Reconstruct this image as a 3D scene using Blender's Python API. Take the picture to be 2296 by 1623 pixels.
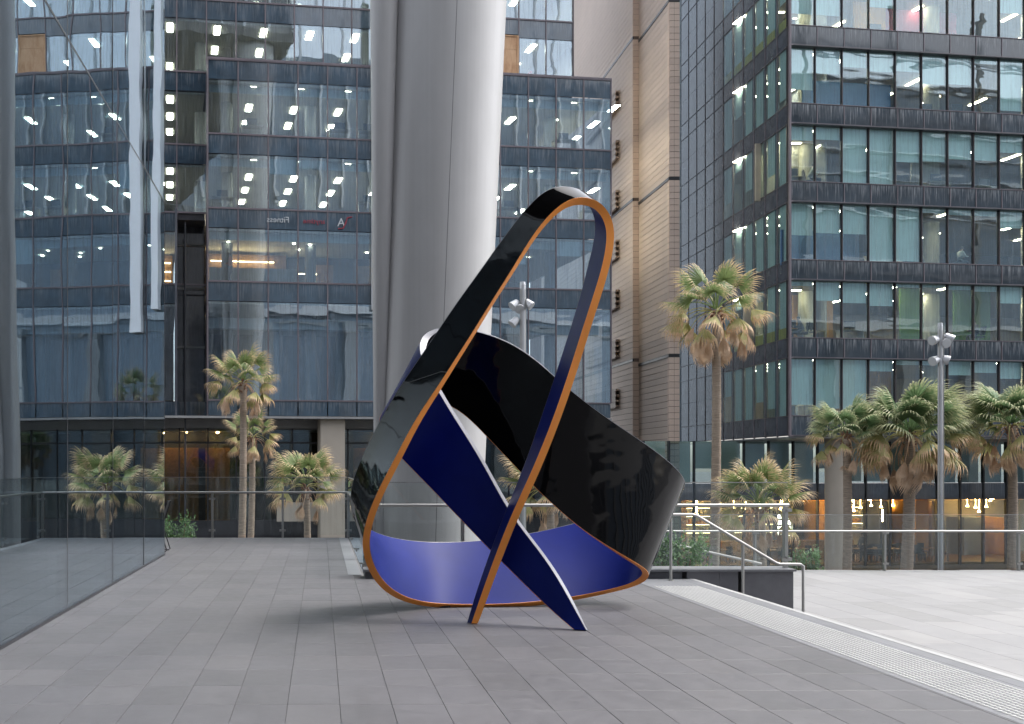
import bpy, math, random
from mathutils import Vector, Matrix, noise as mnoise
R = math.radians
random.seed(7)
for o in list(bpy.data.objects): bpy.data.objects.remove(o)
SC = bpy.context.scene
COL = SC.collection
# ------------------------------------------------------------------ camera
F = 2400.0                      # focal length in units of a 2296 px wide picture
EYE = 1.6
cam = bpy.data.cameras.new('camera'); co = bpy.data.objects.new('camera', cam); COL.objects.link(co)
co.location = (0, 0, EYE); co.rotation_euler = (R(90), 0, 0)
cam.sensor_width = 36; cam.lens = 36 * F / 2296
cam.shift_x = (1148 - 719) / 2296; cam.shift_y = (1043 - 811.5) / 2296
cam.clip_start = .05; cam.clip_end = 2000
SC.camera = co
# ------------------------------------------------------------------ sky and sun
SUN_EL, SUN_AZ = 60, 78           # azimuth from +Y towards +X
w = bpy.data.worlds.new('World'); SC.world = w; w.use_nodes = True
nt = w.node_tree; nt.nodes.clear()
sky = nt.nodes.new('ShaderNodeTexSky'); sky.sky_type = 'NISHITA'; sky.sun_disc = False
sky.sun_elevation = R(SUN_EL); sky.sun_rotation = R(SUN_AZ); sky.dust_density = 3.0; sky.air_density = 1.0
hs = nt.nodes.new('ShaderNodeHueSaturation'); hs.inputs['Saturation'].default_value = .30
bg = nt.nodes.new('ShaderNodeBackground'); bg.inputs['Strength'].default_value = .15
wo = nt.nodes.new('ShaderNodeOutputWorld')
nt.links.new(sky.outputs[0], hs.inputs['Color']); nt.links.new(hs.outputs[0], bg.inputs[0]); nt.links.new(bg.outputs[0], wo.inputs[0])
sl = bpy.data.lights.new('sun', 'SUN'); so = bpy.data.objects.new('sun', sl); COL.objects.link(so)
sl.energy = .5; sl.angle = R(16); sl.color = (1, .96, .91)
d = Vector((math.sin(R(SUN_AZ)) * math.cos(R(SUN_EL)), math.cos(R(SUN_AZ)) * math.cos(R(SUN_EL)), math.sin(R(SUN_EL))))
so.rotation_euler = d.to_track_quat('Z', 'Y').to_euler(); so.location = (40, 0, 60)
SC.view_settings.view_transform = 'Standard'; SC.view_settings.look = 'None'
SC.view_settings.exposure = 1.75; SC.view_settings.gamma = 1
SC.render.engine = 'CYCLES'
SC.cycles.max_bounces = 10; SC.cycles.transparent_max_bounces = 24
SC.cycles.glossy_bounces = 5; SC.cycles.diffuse_bounces = 3
SC.cycles.caustics_reflective = False; SC.cycles.caustics_refractive = False
SC.cycles.sample_clamp_indirect = 4

# ------------------------------------------------------------------ node helpers
def mat(name):
    m = bpy.data.materials.new(name); m.use_nodes = True; m.node_tree.nodes.clear()
    return m, m.node_tree
def N(t, kind, **kw):
    n = t.nodes.new(kind)
    for k, v in kw.items():
        if k.startswith('i_'): n.inputs[k[2:].replace('_', ' ')].default_value = v
        else: setattr(n, k, v)
    return n
def L(t, a, b): t.links.new(a, b)
def rgb(c): return (c[0], c[1], c[2], 1)
def coord(t, scale=(1, 1, 1), kind='Object'):
    tc = N(t, 'ShaderNodeTexCoord'); mp = N(t, 'ShaderNodeMapping'); mp.inputs['Scale'].default_value = scale
    L(t, tc.outputs[kind], mp.inputs[0]); return mp.outputs[0]
def worldpos(t, scale=(1, 1, 1)):
    g = N(t, 'ShaderNodeNewGeometry'); mp = N(t, 'ShaderNodeMapping'); mp.inputs['Scale'].default_value = scale
    L(t, g.outputs['Position'], mp.inputs[0]); return mp.outputs[0]
def ramp(t, fac, stops):
    r = N(t, 'ShaderNodeValToRGB'); e = r.color_ramp.elements
    e[0].position, e[0].color = stops[0][0], rgb(stops[0][1]); e[1].position, e[1].color = stops[-1][0], rgb(stops[-1][1])
    for p, c in stops[1:-1]:
        x = e.new(p); x.color = rgb(c)
    L(t, fac, r.inputs[0]); return r.outputs[0]
def noise(t, vec, scale, detail=4, rough=.55):
    n = N(t, 'ShaderNodeTexNoise'); n.inputs['Scale'].default_value = scale; n.inputs['Detail'].default_value = detail
    n.inputs['Roughness'].default_value = rough; L(t, vec, n.inputs['Vector']); return n.outputs['Fac']
def mix(t, fac, a, b, mode='MIX'):
    m = N(t, 'ShaderNodeMix', data_type='RGBA', blend_type=mode)
    for s, v in ((m.inputs[0], fac), (m.inputs[6], a), (m.inputs[7], b)):
        if hasattr(v, 'links'): L(t, v, s)
        elif isinstance(v, (int, float)): s.default_value = v
        else: s.default_value = rgb(v)
    return m.outputs[2]
def math_(t, op, a, b=None, clamp=False):
    m = N(t, 'ShaderNodeMath', operation=op, use_clamp=clamp)
    for s, v in ((m.inputs[0], a), (m.inputs[1], b)):
        if v is None: continue
        if hasattr(v, 'links'): L(t, v, s)
        else: s.default_value = v
    return m.outputs[0]
def finish(t, sh):
    o = N(t, 'ShaderNodeOutputMaterial'); L(t, sh, o.inputs[0])
def bump(t, h, strength, dist):
    b = N(t, 'ShaderNodeBump'); b.inputs['Strength'].default_value = strength; b.inputs['Distance'].default_value = dist
    L(t, h, b.inputs['Height']); return b.outputs[0]
def pr(t, color, rough=.5, metal=0, spec=.5, normal=None, coat=0, **kw):
    p = N(t, 'ShaderNodeBsdfPrincipled')
    if hasattr(color, 'links'): L(t, color, p.inputs['Base Color'])
    else: p.inputs['Base Color'].default_value = rgb(color)
    if hasattr(rough, 'links'): L(t, rough, p.inputs['Roughness'])
    else: p.inputs['Roughness'].default_value = rough
    p.inputs['Metallic'].default_value = metal; p.inputs['Specular IOR Level'].default_value = spec
    p.inputs['Coat Weight'].default_value = coat; p.inputs['Coat Roughness'].default_value = .04
    if normal is not None: L(t, normal, p.inputs['Normal'])
    return p.outputs[0]

# simple varied material: base colour with soft blotches and fine grain
def simple(name, c, rough=.55, metal=0, var=.15, scale=1.5, grain=60, gb=.0, rnd=0, coat=0, spec=.5):
    m, t = mat(name)
    v = worldpos(t)
    n1 = noise(t, v, scale, 5)
    n2 = noise(t, v, grain, 2)
    f = math_(t, 'ADD', math_(t, 'MULTIPLY', n1, .7), math_(t, 'MULTIPLY', n2, .3))
    lo = [x * (1 - var) for x in c]; hi = [min(1, x * (1 + var)) for x in c]
    col = ramp(t, f, [(.3, lo), (.7, hi)])
    if rnd:
        oi = N(t, 'ShaderNodeObjectInfo')
        k = math_(t, 'ADD', math_(t, 'MULTIPLY', oi.outputs['Random'], 2 * rnd), 1 - rnd)
        cc = N(t, 'ShaderNodeCombineColor'); [L(t, k, cc.inputs[i]) for i in range(3)]
        col = mix(t, 1.0, col, cc.outputs[0], 'MULTIPLY')
    rr = math_(t, 'ADD', math_(t, 'MULTIPLY', n1, .16), rough - .08)
    nrm = bump(t, n2, .5, gb) if gb else None
    finish(t, pr(t, col, rr, metal, spec, nrm, coat)); return m

def emit(name, c, s):
    m, t = mat(name); e = N(t, 'ShaderNodeEmission'); e.inputs[0].default_value = rgb(c); e.inputs[1].default_value = s
    finish(t, e.outputs[0]); return m

def glass(name, tint, base, rough=.0, wav=.001, wscale=.9, ior=1.5, dirt=0, dirtcol=(.4, .42, .44)):
    m, t = mat(name)
    v = worldpos(t)
    nrm = None
    tr = N(t, 'ShaderNodeBsdfTransparent'); tr.inputs[0].default_value = rgb(tint)
    gl = N(t, 'ShaderNodeBsdfGlossy'); gl.inputs['Roughness'].default_value = rough; gl.inputs[0].default_value = (.84, .93, 1, 1)
    if wav:
        h1 = noise(t, v, wscale, 1, .3)
        h2 = noise(t, worldpos(t, (.6, .6, 3.0)), wscale * .7, 1, .3)
        nrm = bump(t, math_(t, 'ADD', h1, h2), 1, wav); L(t, nrm, gl.inputs['Normal'])
    ge = N(t, 'ShaderNodeNewGeometry'); dp = N(t, 'ShaderNodeVectorMath', operation='DOT_PRODUCT')
    L(t, ge.outputs['Incoming'], dp.inputs[0]); L(t, ge.outputs['Normal'], dp.inputs[1])
    cs = math_(t, 'SUBTRACT', 1.0, math_(t, 'ABSOLUTE', dp.outputs['Value']), True)
    fac = math_(t, 'ADD', math_(t, 'MULTIPLY', math_(t, 'POWER', cs, 5), 1 - base), base, True)
    mx = N(t, 'ShaderNodeMixShader'); L(t, fac, mx.inputs[0]); L(t, tr.outputs[0], mx.inputs[1]); L(t, gl.outputs[0], mx.inputs[2])
    out = mx.outputs[0]
    if dirt:
        s = noise(t, worldpos(t, (7, 7, .35)), 1.6, 4, .6)
        s2 = noise(t, worldpos(t, (.5, .5, .5)), 1, 2)
        f = math_(t, 'MULTIPLY', math_(t, 'MULTIPLY', math_(t, 'SUBTRACT', s, .47, True), 3.0, True), math_(t, 'MULTIPLY', s2, dirt * 2), True)
        df = N(t, 'ShaderNodeBsdfDiffuse'); df.inputs[0].default_value = rgb(dirtcol)
        m2 = N(t, 'ShaderNodeMixShader'); L(t, f, m2.inputs[0]); L(t, out, m2.inputs[1]); L(t, df.outputs[0], m2.inputs[2]); out = m2.outputs[0]
    finish(t, out); return m

M = {}
# ---- paving
def stone(name, base, rnd, island=False, rough=.5, speck=.25, tintvar=.02):
    m, t = mat(name); v = worldpos(t)
    n1 = noise(t, v, .8, 5); n2 = noise(t, v, 160, 2, .7); n3 = noise(t, v, 9, 4)
    f = math_(t, 'ADD', math_(t, 'MULTIPLY', n1, .35), math_(t, 'ADD', math_(t, 'MULTIPLY', n2, .4), math_(t, 'MULTIPLY', n3, .25)))
    col = ramp(t, f, [(.32, [x * (1 - speck) for x in base]), (.68, [x * (1 + speck) for x in base])])
    if island: g = N(t, 'ShaderNodeNewGeometry'); r = g.outputs['Random Per Island']
    else: r = N(t, 'ShaderNodeObjectInfo').outputs['Random']
    k = ramp(t, r, [(0, (1 - rnd,) * 3), (.5, (1, 1, 1 + tintvar)), (1, (1 + rnd, 1 + rnd * .9, 1 + rnd * .9))])
    col = mix(t, 1.0, col, k, 'MULTIPLY')
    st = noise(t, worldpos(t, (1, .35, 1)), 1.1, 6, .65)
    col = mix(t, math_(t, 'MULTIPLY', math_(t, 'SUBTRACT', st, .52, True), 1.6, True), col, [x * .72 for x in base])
    vo = N(t, 'ShaderNodeTexVoronoi'); vo.inputs['Scale'].default_value = 2.6; L(t, v, vo.inputs['Vector'])
    gum = math_(t, 'MULTIPLY', math_(t, 'LESS_THAN', vo.outputs['Distance'], .045), .35)
    col = mix(t, gum, col, [x * .45 for x in base])
    n5 = noise(t, v, 4.5, 5, .7)
    col = mix(t, math_(t, 'MULTIPLY', math_(t, 'SUBTRACT', n5, .5, True), 1.4, True), col, [x * 1.35 for x in base])
    rr = math_(t, 'ADD', math_(t, 'MULTIPLY', n3, .25), rough - .12)
    finish(t, pr(t, col, rr, 0, .5, bump(t, n2, .25, .0006))); return m
M['tile'] = stone('bluestone', (.108, .105, .111), .10)
M['tile_i'] = stone('bluestone_far', (.108, .105, .111), .10, True)
M['border'] = stone('bluestone_border', (.19, .193, .203), .05)
M['grout'] = simple('grout', (.13, .128, .13), .85, var=.2)
M['grout_dark'] = simple('grout_dark', (.06, .06, .062), .9)
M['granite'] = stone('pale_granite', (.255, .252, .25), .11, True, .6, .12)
M['granite_joint'] = simple('granite_joint', (.27, .27, .27), .9)
M['wallstone'] = stone('wall_stone', (.13, .13, .14), .1, False, .6, .3)
M['asphalt'] = simple('asphalt', (.06, .06, .062), .85, grain=80)
M['soil'] = simple('soil', (.05, .04, .03), .95)
M['nosing'] = simple('nosing', (.38, .38, .38), .6)
M['stud'] = simple('stud', (.50, .50, .49), .38, var=.1)
# ---- metals
M['steel'] = simple('brushed_steel', (.40, .39, .375), .38, metal=1, var=.08)
M['galv'] = simple('lamp_metal', (.50, .51, .53), .35, metal=.3, var=.08)
M['black_metal'] = simple('black_metal', (.015, .015, .017), .4)
def column_mat():
    m, t = mat('pearl_metal_paint')
    n = noise(t, worldpos(t, (9, 9, .12)), 1.5, 4)
    n2 = noise(t, worldpos(t, (1, 1, .6)), 2.2, 3)
    col = ramp(t, math_(t, 'ADD', math_(t, 'MULTIPLY', n, .5), math_(t, 'MULTIPLY', n2, .5)), [(.3, (.43, .422, .418)), (.7, (.48, .472, .47))])
    finish(t, pr(t, col, math_(t, 'ADD', math_(t, 'MULTIPLY', n, .12), .36), .0, .5, None, .08)); return m
M['column'] = column_mat()
M['seam'] = simple('seam', (.2, .2, .2), .7)
# ---- sculpture
def lacquer(name, c, rough, coat, b=.0):
    m, t = mat(name); v = worldpos(t)
    n = noise(t, v, 2.5, 3)
    col = ramp(t, n, [(.3, [x * .9 for x in c]), (.7, [x * 1.1 for x in c])])
    h = noise(t, v, 2.2, 2)
    dust = noise(t, v, 30, 4)
    rr = math_(t, 'ADD', math_(t, 'MULTIPLY', dust, .06), rough - .03)
    p = pr(t, col, rr, 0, .26 if rough < .1 else .10 if c[2] > 3 * c[0] else .4, bump(t, h, 1, b) if b else None, coat)
    finish(t, p); return m
M['black'] = lacquer('black_gloss_lacquer', (.0025, .0025, .003), .05, 0, .009)
M['blue'] = lacquer('ultramarine_satin_lacquer', (.008, .018, .175), .40, 0)
M['orange'] = lacquer('orange_lacquer', (1.0, .35, .065), .4, .0)
M['white'] = lacquer('pale_lacquer', (.27, .27, .30), .3, .1)
# ---- facade
M['mull'] = simple('mullion', (.10, .085, .09), .45, var=.2)
M['mull_b'] = simple('mullion_plum', (.16, .135, .15), .42, var=.2)
M['alu_dark'] = simple('dark_aluminium', (.035, .036, .042), .35, var=.3)
M['fascia'] = simple('fascia', (.28, .28, .28), .5)
M['glassB'] = glass('office_glass', (.76, .84, .88), .20, 0, .0027, .8, 1.55, .22)
M['spanB'] = None
M['glassD'] = glass('green_office_glass', (.84, .93, .92), .12, 0, .0029, .9, 1.5, .16)
M['glassG'] = glass('street_glass', (.75, .82, .80), .07, 0, .001, .8)
M['glassW'] = glass('lobby_glass', (.70, .78, .77), .48, .0, .0021, .55, 1.6, .05, (.25, .27, .27))
M['railglass'] = glass('balustrade_glass', (.965, .985, .98), .025, 0, 0, 1, 1.45, .10, (.6, .62, .62))
def spandrel(name, c, dirt, refl=.0, lo=.50):
    m, t = mat(name); v = worldpos(t)
    h1 = noise(t, v, .9, 1, .3)
    nrm = bump(t, h1, 1, .003)
    n = noise(t, v, 1.2, 4)
    base = ramp(t, n, [(.3, [x * .7 for x in c]), (.7, [x * 1.3 for x in c])])
    g = coord(t, (1, 1, 1), 'Generated')
    sx = N(t, 'ShaderNodeSeparateXYZ'); L(t, g, sx.inputs[0])
    s = noise(t, worldpos(t, (9, 9, .5)), 1.7, 5, .65)
    f = math_(t, 'SUBTRACT', math_(t, 'ADD', s, math_(t, 'MULTIPLY', sx.outputs[2], .18)), lo + .09, True)
    f = math_(t, 'MULTIPLY', f, dirt, True)
    col = mix(t, f, base, (.36, .37, .38))
    rr = math_(t, 'ADD', math_(t, 'MULTIPLY', f, .6), .04)
    p = N(t, 'ShaderNodeBsdfPrincipled'); L(t, col, p.inputs['Base Color']); L(t, rr, p.inputs['Roughness']); L(t, nrm, p.inputs['Normal'])
    p.inputs['IOR'].default_value = 1.52 + refl
    finish(t, p.outputs[0]); return m
M['spanB'] = spandrel('blue_spandrel_glass', (.045, .072, .10), 1.4, .25)
M['spanD'] = spandrel('stained_spandrel_glass', (.028, .038, .048), 2.2, .15, .50)
M['panelD'] = spandrel('dark_cladding_glass', (.075, .082, .098), .7, .35)
# ---- interiors
M['ceil_grey'] = simple('ceiling_tile', (.60, .56, .47), .8, var=.05)
M['ceil_wood'] = simple('ceiling_timber', (.33, .23, .12), .6, var=.25, scale=5)
M['carpet'] = simple('carpet', (.09, .09, .10), .95)
M['wall_cream'] = simple('wall_cream', (.55, .50, .40), .8)
M['wall_tan'] = simple('wall_tan', (.36, .27, .17), .8)
M['wall_grey'] = simple('wall_grey', (.30, .30, .30), .8)
M['wall_dark'] = simple('wall_dark', (.04, .04, .045), .8)
M['blind'] = simple('blind_cloth', (.68, .76, .75), .85, var=.04)
M['green_wall'] = simple('green_wall', (.13, .22, .04), .8)
M['blue_panel'] = simple('blue_panel', (.08, .16, .30), .8)
M['yellow'] = simple('yellow_panel', (.62, .47, .08), .6)
M['orange_wall'] = simple('orange_wall', (.55, .26, .05), .7)
M['red_wall'] = simple('red_wall', (.40, .03, .05), .7)
M['wood'] = simple('timber', (.30, .16, .07), .5, var=.35, scale=6)
M['desk'] = simple('desk', (.35, .28, .18), .5)
M['lightB'] = emit('office_light', (1, .93, .72), 15.0)
M['lightD'] = emit('office_strip_light', (1, .90, .68), 12.0)
M['warm'] = emit('warm_lamp', (1, .56, .20), 36.0)
M['warm_strip'] = emit('warm_strip', (1, .74, .38), 6)
M['hazeglass'] = simple('distant_office_cladding', (.25, .31, .38), .4)
M['blade'] = simple('reflection_fin_white', (.85, .87, .9), .7, var=.03)  # for the added fins that mirror in the lobby glass
def ply():
    m, t = mat('plywood'); v = worldpos(t, (1.2, 1.2, .35))
    n = noise(t, v, 3.5, 6, .7); n2 = noise(t, worldpos(t), 1.0, 3)
    c = ramp(t, n, [(.3, (.42, .23, .11)), (.55, (.62, .40, .23)), (.75, (.70, .48, .29))])
    c = mix(t, math_(t, 'MULTIPLY', n2, .4), c, (.45, .22, .12)); finish(t, pr(t, c, .7)); return m
M['ply'] = ply()
# ---- tower
def terracotta(name, c, rnd):
    m, t = mat(name); v = worldpos(t)
    n1 = noise(t, v, .35, 5); n2 = noise(t, v, 14, 3)
    f = math_(t, 'ADD', math_(t, 'MULTIPLY', n1, .6), math_(t, 'MULTIPLY', n2, .4))
    col = ramp(t, f, [(.3, [x * .88 for x in c]), (.7, [x * 1.1 for x in c])])
    r = N(t, 'ShaderNodeObjectInfo').outputs['Random']
    k = ramp(t, r, [(0, (1 - rnd,) * 3), (1, (1 + rnd,) * 3)])
    finish(t, pr(t, mix(t, 1.0, col, k, 'MULTIPLY'), .6)); return m
M['terra'] = terracotta('terracotta', (.55, .45, .39), .07)
M['terra2'] = terracotta('terracotta_quoin', (.60, .47, .39), .05)
M['terra_back'] = simple('joint_backing', (.16, .12, .10), .9)  # dark brown backing behind the terracotta courses
M['terra_brown'] = terracotta('brown_tile', (.22, .14, .105), .05)
M['beige'] = simple('beige_pier', (.42, .37, .31), .7, var=.06)
M['louvre'] = simple('louvre', (.30, .23, .19), .5)
M['white_paint'] = simple('white_paint', (.75, .76, .78), .4, var=.03)
M['grey_conc'] = simple('grey_concrete', (.33, .34, .35), .6, var=.08)
M['soffit'] = simple('soffit', (.10, .10, .105), .6)
# ---- plants
def leafmat(name, c0, c1, tipc, tr=.35):
    m, t = mat(name)
    n = noise(t, coord(t), 5, 4); oi = N(t, 'ShaderNodeObjectInfo')
    at = N(t, 'ShaderNodeAttribute', attribute_name='tip')
    col = mix(t, n, c0, c1)
    col = mix(t, math_(t, 'MULTIPLY', oi.outputs['Random'], .35), col, c1)
    n2 = noise(t, coord(t), 11, 3)
    tf = math_(t, 'MULTIPLY', math_(t, 'SUBTRACT', math_(t, 'ADD', at.outputs['Fac'], math_(t, 'MULTIPLY', math_(t, 'SUBTRACT', n2, .5), .8)), .42, True), 3.0, True)
    col = mix(t, tf, col, tipc)
    df = N(t, 'ShaderNodeBsdfTranslucent'); L(t, col, df.inputs[0])
    p = pr(t, col, .5, 0, .35)
    mx = N(t, 'ShaderNodeMixShader'); mx.inputs[0].default_value = tr; L(t, p, mx.inputs[1]); L(t, df.outputs[0], mx.inputs[2])
    finish(t, mx.outputs[0]); return m
M['leaf'] = leafmat('frond_green', (.10, .17, .06), (.26, .32, .13), (.62, .47, .29))
M['leafd'] = leafmat('frond_dark_green', (.07, .14, .065), (.22, .32, .15), (.46, .46, .27))
M['leafy'] = leafmat('frond_yellowing', (.26, .30, .11), (.50, .44, .20), (.68, .47, .30))
M['dead'] = leafmat('frond_dead', (.50, .33, .21), (.68, .49, .34), (.70, .52, .37), .2)
M['shrub'] = leafmat('shrub_leaf', (.06, .14, .05), (.17, .28, .12), (.25, .33, .18))
def bark(name, c):
    m, t = mat(name)
    v = coord(t, (1, 1, 1)); n = noise(t, coord(t, (2, 2, 14)), 2.2, 4, .6); n2 = noise(t, v, 18, 3)
    col = ramp(t, n, [(.3, [x * .62 for x in c]), (.62, c), (.8, [min(1, x * 1.25) for x in c])])
    finish(t, pr(t, col, .9, 0, .2, bump(t, math_(t, 'ADD', n, n2), .8, .02))); return m
M['bark'] = bark('palm_bark', (.36, .29, .23))
M['bark2'] = bark('palm_bark_red', (.30, .17, .11))
# ---- people
for k, c in dict(skin=(.45, .28, .2), shirt_white=(.6, .6, .58), shirt_dark=(.05, .05, .06), trousers=(.03, .035, .05), hair=(.02, .015, .012), hivis=(.75, .16, .04), cloth_red=(.5, .03, .03), pale=(.55,.55,.5)).items():
    M[k] = simple('cloth_' + k if k not in ('skin', 'hair') else k, c, .8, var=.08)
M['sign_white'] = simple('sign_white', (.5, .52, .54), .5, var=.02)
M['sign_red'] = simple('sign_red', (.30, .03, .05), .5, var=.02)

# ------------------------------------------------------------------ mesh helpers
class MB:
    def __init__(s): s.v = []; s.f = []; s.mi = []
    def quad(s, a, b, c, d, mi=0):
        n = len(s.v); s.v += [tuple(a), tuple(b), tuple(c), tuple(d)]; s.f.append((n, n + 1, n + 2, n + 3)); s.mi.append(mi)
    def hexa(s, p, mi=0):
        n = len(s.v); s.v += [tuple(x) for x in p]
        for q in ((0, 3, 2, 1), (4, 5, 6, 7), (0, 1, 5, 4), (1, 2, 6, 5), (2, 3, 7, 6), (3, 0, 4, 7)):
            s.f.append(tuple(n + i for i in q)); s.mi.append(mi)
    def box(s, x0, x1, y0, y1, z0, z1, mi=0):
        s.hexa([(x0, y0, z0), (x1, y0, z0), (x1, y1, z0), (x0, y1, z0), (x0, y0, z1), (x1, y0, z1), (x1, y1, z1), (x0, y1, z1)], mi)
    def fbox(s, fr, a0, a1, b0, b1, z0, z1, mi=0):
        s.hexa([fr(a0, b0, z0), fr(a1, b0, z0), fr(a1, b1, z0), fr(a0, b1, z0), fr(a0, b0, z1), fr(a1, b0, z1), fr(a1, b1, z1), fr(a0, b1, z1)], mi)
    def bar(s, p, q, r, r2=None, mi=0):         # rectangular bar between points
        p = Vector(p); q = Vector(q); r2 = r2 or r; d = (q - p).normalized()
        u = d.cross(Vector((0, 0, 1)));
        if u.length < .01: u = Vector((1, 0, 0))
        u.normalize(); v = d.cross(u)
        s.hexa([p - u * r - v * r2, p + u * r - v * r2, p + u * r + v * r2, p - u * r + v * r2,
                q - u * r - v * r2, q + u * r - v * r2, q + u * r + v * r2, q - u * r + v * r2], mi)
    def tube(s, pts, rad, n=10, cap=True, mi=0):
        pts = [Vector(p) for p in pts]; rs = rad if isinstance(rad, (list, tuple)) else [rad] * len(pts)
        rings = []; up = None
        for i, p in enumerate(pts):
            a = pts[max(0, i - 1)]; b = pts[min(len(pts) - 1, i + 1)]; d = (b - a).normalized()
            if up is None:
                up = d.cross(Vector((0, 1, 0)));
                if up.length < .05: up = d.cross(Vector((1, 0, 0)))
            up = (up - d * up.dot(d)).normalized(); w2 = d.cross(up)
            base = len(s.v)
            for k in range(n):
                t = 2 * math.pi * k / n; s.v.append(tuple(p + (up * math.cos(t) + w2 * math.sin(t)) * rs[i]))
            rings.append(base)
        for i in range(len(rings) - 1):
            for k in range(n):
                s.f.append((rings[i] + k, rings[i] + (k + 1) % n, rings[i + 1] + (k + 1) % n, rings[i + 1] + k)); s.mi.append(mi)
        if cap:
            s.f.append(tuple(rings[0] + k for k in range(n))[::-1]); s.mi.append(mi)
            s.f.append(tuple(rings[-1] + k for k in range(n))); s.mi.append(mi)
    def mesh(s, name, off=(0, 0, 0)):
        me = bpy.data.meshes.new(name)
        o = off; me.from_pydata([(a - o[0], b - o[1], c - o[2]) for a, b, c in s.v], [], s.f)
        me.polygons.foreach_set('material_index', s.mi); me.update(); return me
def link(name, data, parent=None, loc=(0, 0, 0)):
    o = bpy.data.objects.new(name, data); COL.objects.link(o); o.location = loc
    if parent: o.parent = parent
    return o
def part(name, mb, m, parent, smooth=False, kind=None, label=None):
    off = tuple(parent.location) if parent else (0, 0, 0)
    if parent and parent.parent: off = tuple(Vector(off) + parent.parent.location)
    if parent and parent.type == 'MESH': off = tuple(parent['woff']) if 'woff' in parent else off
    me = mb.mesh(name, off)
    for x in (m if isinstance(m, (list, tuple)) else [m]): me.materials.append(x)
    if smooth: smooth_(me)
    o = link(name, me, parent)
    if kind: o['kind'] = kind
    if label: o['label'] = label
    return o
def smooth_(me, ang=40):
    me.polygons.foreach_set('use_smooth', [True] * len(me.polygons))
    try: me.set_sharp_from_angle(angle=R(ang))
    except Exception: pass
def thing(name, loc, label, cat, group=None):
    o = link(name, None, None, loc); o.empty_display_size = .2; o['label'] = label; o['category'] = cat
    if group: o['group'] = group
    return o
def solo(name, mb, m, label, cat, loc=None, group=None, smooth=False):
    c = loc or tuple(sum(v[i] for v in mb.v) / len(mb.v) for i in range(3))
    me = mb.mesh(name, c)
    for x in (m if isinstance(m, (list, tuple)) else [m]): me.materials.append(x)
    if smooth: smooth_(me)
    o = link(name, me, None, c); o['label'] = label; o['category'] = cat
    if group: o['group'] = group
    return o
def struct(name, mb, m, parent=None):
    o = part(name, mb, m, parent); 
    if not parent: o['kind'] = 'structure'
    return o
def piece(name, me, parent, wloc, rot=None):
    o = link(name, me, parent, Vector(wloc) - (parent.location if parent else Vector()))
    if rot: o.rotation_euler = rot
    return o
def frame(ox, oy, ang):
    c, s = math.cos(ang), math.sin(ang)
    return lambda a, b, z: (ox + a * c - b * s, oy + a * s + b * c, z)
def U(x, y, Z): return Vector(((x - 719) * Z / F, Z, EYE - (y - 1043) * Z / F))

# ================================================================== SETTING
# ---- street far below, terrace, platform
mb = MB(); mb.box(-600, 900, -600, 900, -4.3, -4.0); struct('ground', mb, M['asphalt'])
HP = 15.1       # far edge of the main platform
mb = MB()
mb.box(-14, .63, -30, 23.75, -4.0, -.007)
mb.box(.63, 5.25, -30, HP, -4.0, -.007)
platform = struct('platform_floor', mb, M['grout']); platform['kind'] = 'structure'
# paving: tiles .349 x .61
TW, TD = .349, .6095
cols = [(.127 + TW * k) for k in range(-9, 15)]
tile_me = MB(); g = .0035; e = .004
x0, x1, y0, y1 = g, TW - g, g, TD - g
lo = [(x0, y0, -.02), (x1, y0, -.02), (x1, y1, -.02), (x0, y1, -.02)]
md = [(x0, y0, -e * .5), (x1, y0, -e * .5), (x1, y1, -e * .5), (x0, y1, -e * .5)]
hi = [(x0 + .003, y0 + .003, 0), (x1 - .003, y0 + .003, 0), (x1 - .003, y1 - .003, 0), (x0 + .003, y1 - .003, 0)]
def tile_faces(mb, ox, oy, X1, Y1, z=0, t=.009, ch=.002, g=.0016):
    a, b, c2, d2 = ox + g, X1 - g, oy + g, Y1 - g
    p = [(a, c2), (b, c2), (b, d2), (a, d2)]; q = [(a + ch, c2 + ch), (b - ch, c2 + ch), (b - ch, d2 - ch), (a + ch, d2 - ch)]
    n = len(mb.v)
    mb.v += [(x, y, z - t) for x, y in p] + [(x, y, z - ch * .7) for x, y in p] + [(x, y, z) for x, y in q]
    for L0 in (0, 4):
        for i in range(4):
            j = (i + 1) % 4; mb.f.append((n + L0 + i, n + L0 + j, n + L0 + 4 + j, n + L0 + 4 + i)); mb.mi.append(0)
    mb.f.append((n + 8, n + 9, n + 10, n + 11)); mb.mi.append(0)
tm = MB(); tile_faces(tm, 0, 0, TW, TD); tmesh = tm.mesh('paving_tile'); tmesh.materials.append(M['tile'])
far = MB(); cand = []
XL = -2.79
for ci, cx in enumerate(cols):
    if cx > 4.32: continue
    ph = 7.165 if cx < 1.0 else 7.165 - TD * .28
    for k in range(-50, 30):
        y = ph + TD * k; X1 = min(cx + TW, 4.34)
        if y < -22 or y + TD > 23.8: continue
        if y + TD > HP and cx + TW > .63: continue
        if cx + TW < XL: continue
        vis = y > 5.6 and (cx + TW - XL > .05)
        sx = 719 + F * cx / max(y, 1)
        full = abs(X1 - cx - TW) < .001
        if vis and full and sx < 2330 and y < 15.6: cand.append((y, cx))
        else: tile_faces(far, cx, y, X1, y + TD)
cand.sort()
for i, (y, cx) in enumerate(cand):
    if i < 300: piece('paving_tile', tmesh, platform, (cx, y, random.uniform(-.0006, .0006)))
    else: tile_faces(far, cx, y, cx + TW, y + TD)
part('paving_tile_field', far, M['tile_i'], platform, kind='stuff')
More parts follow.
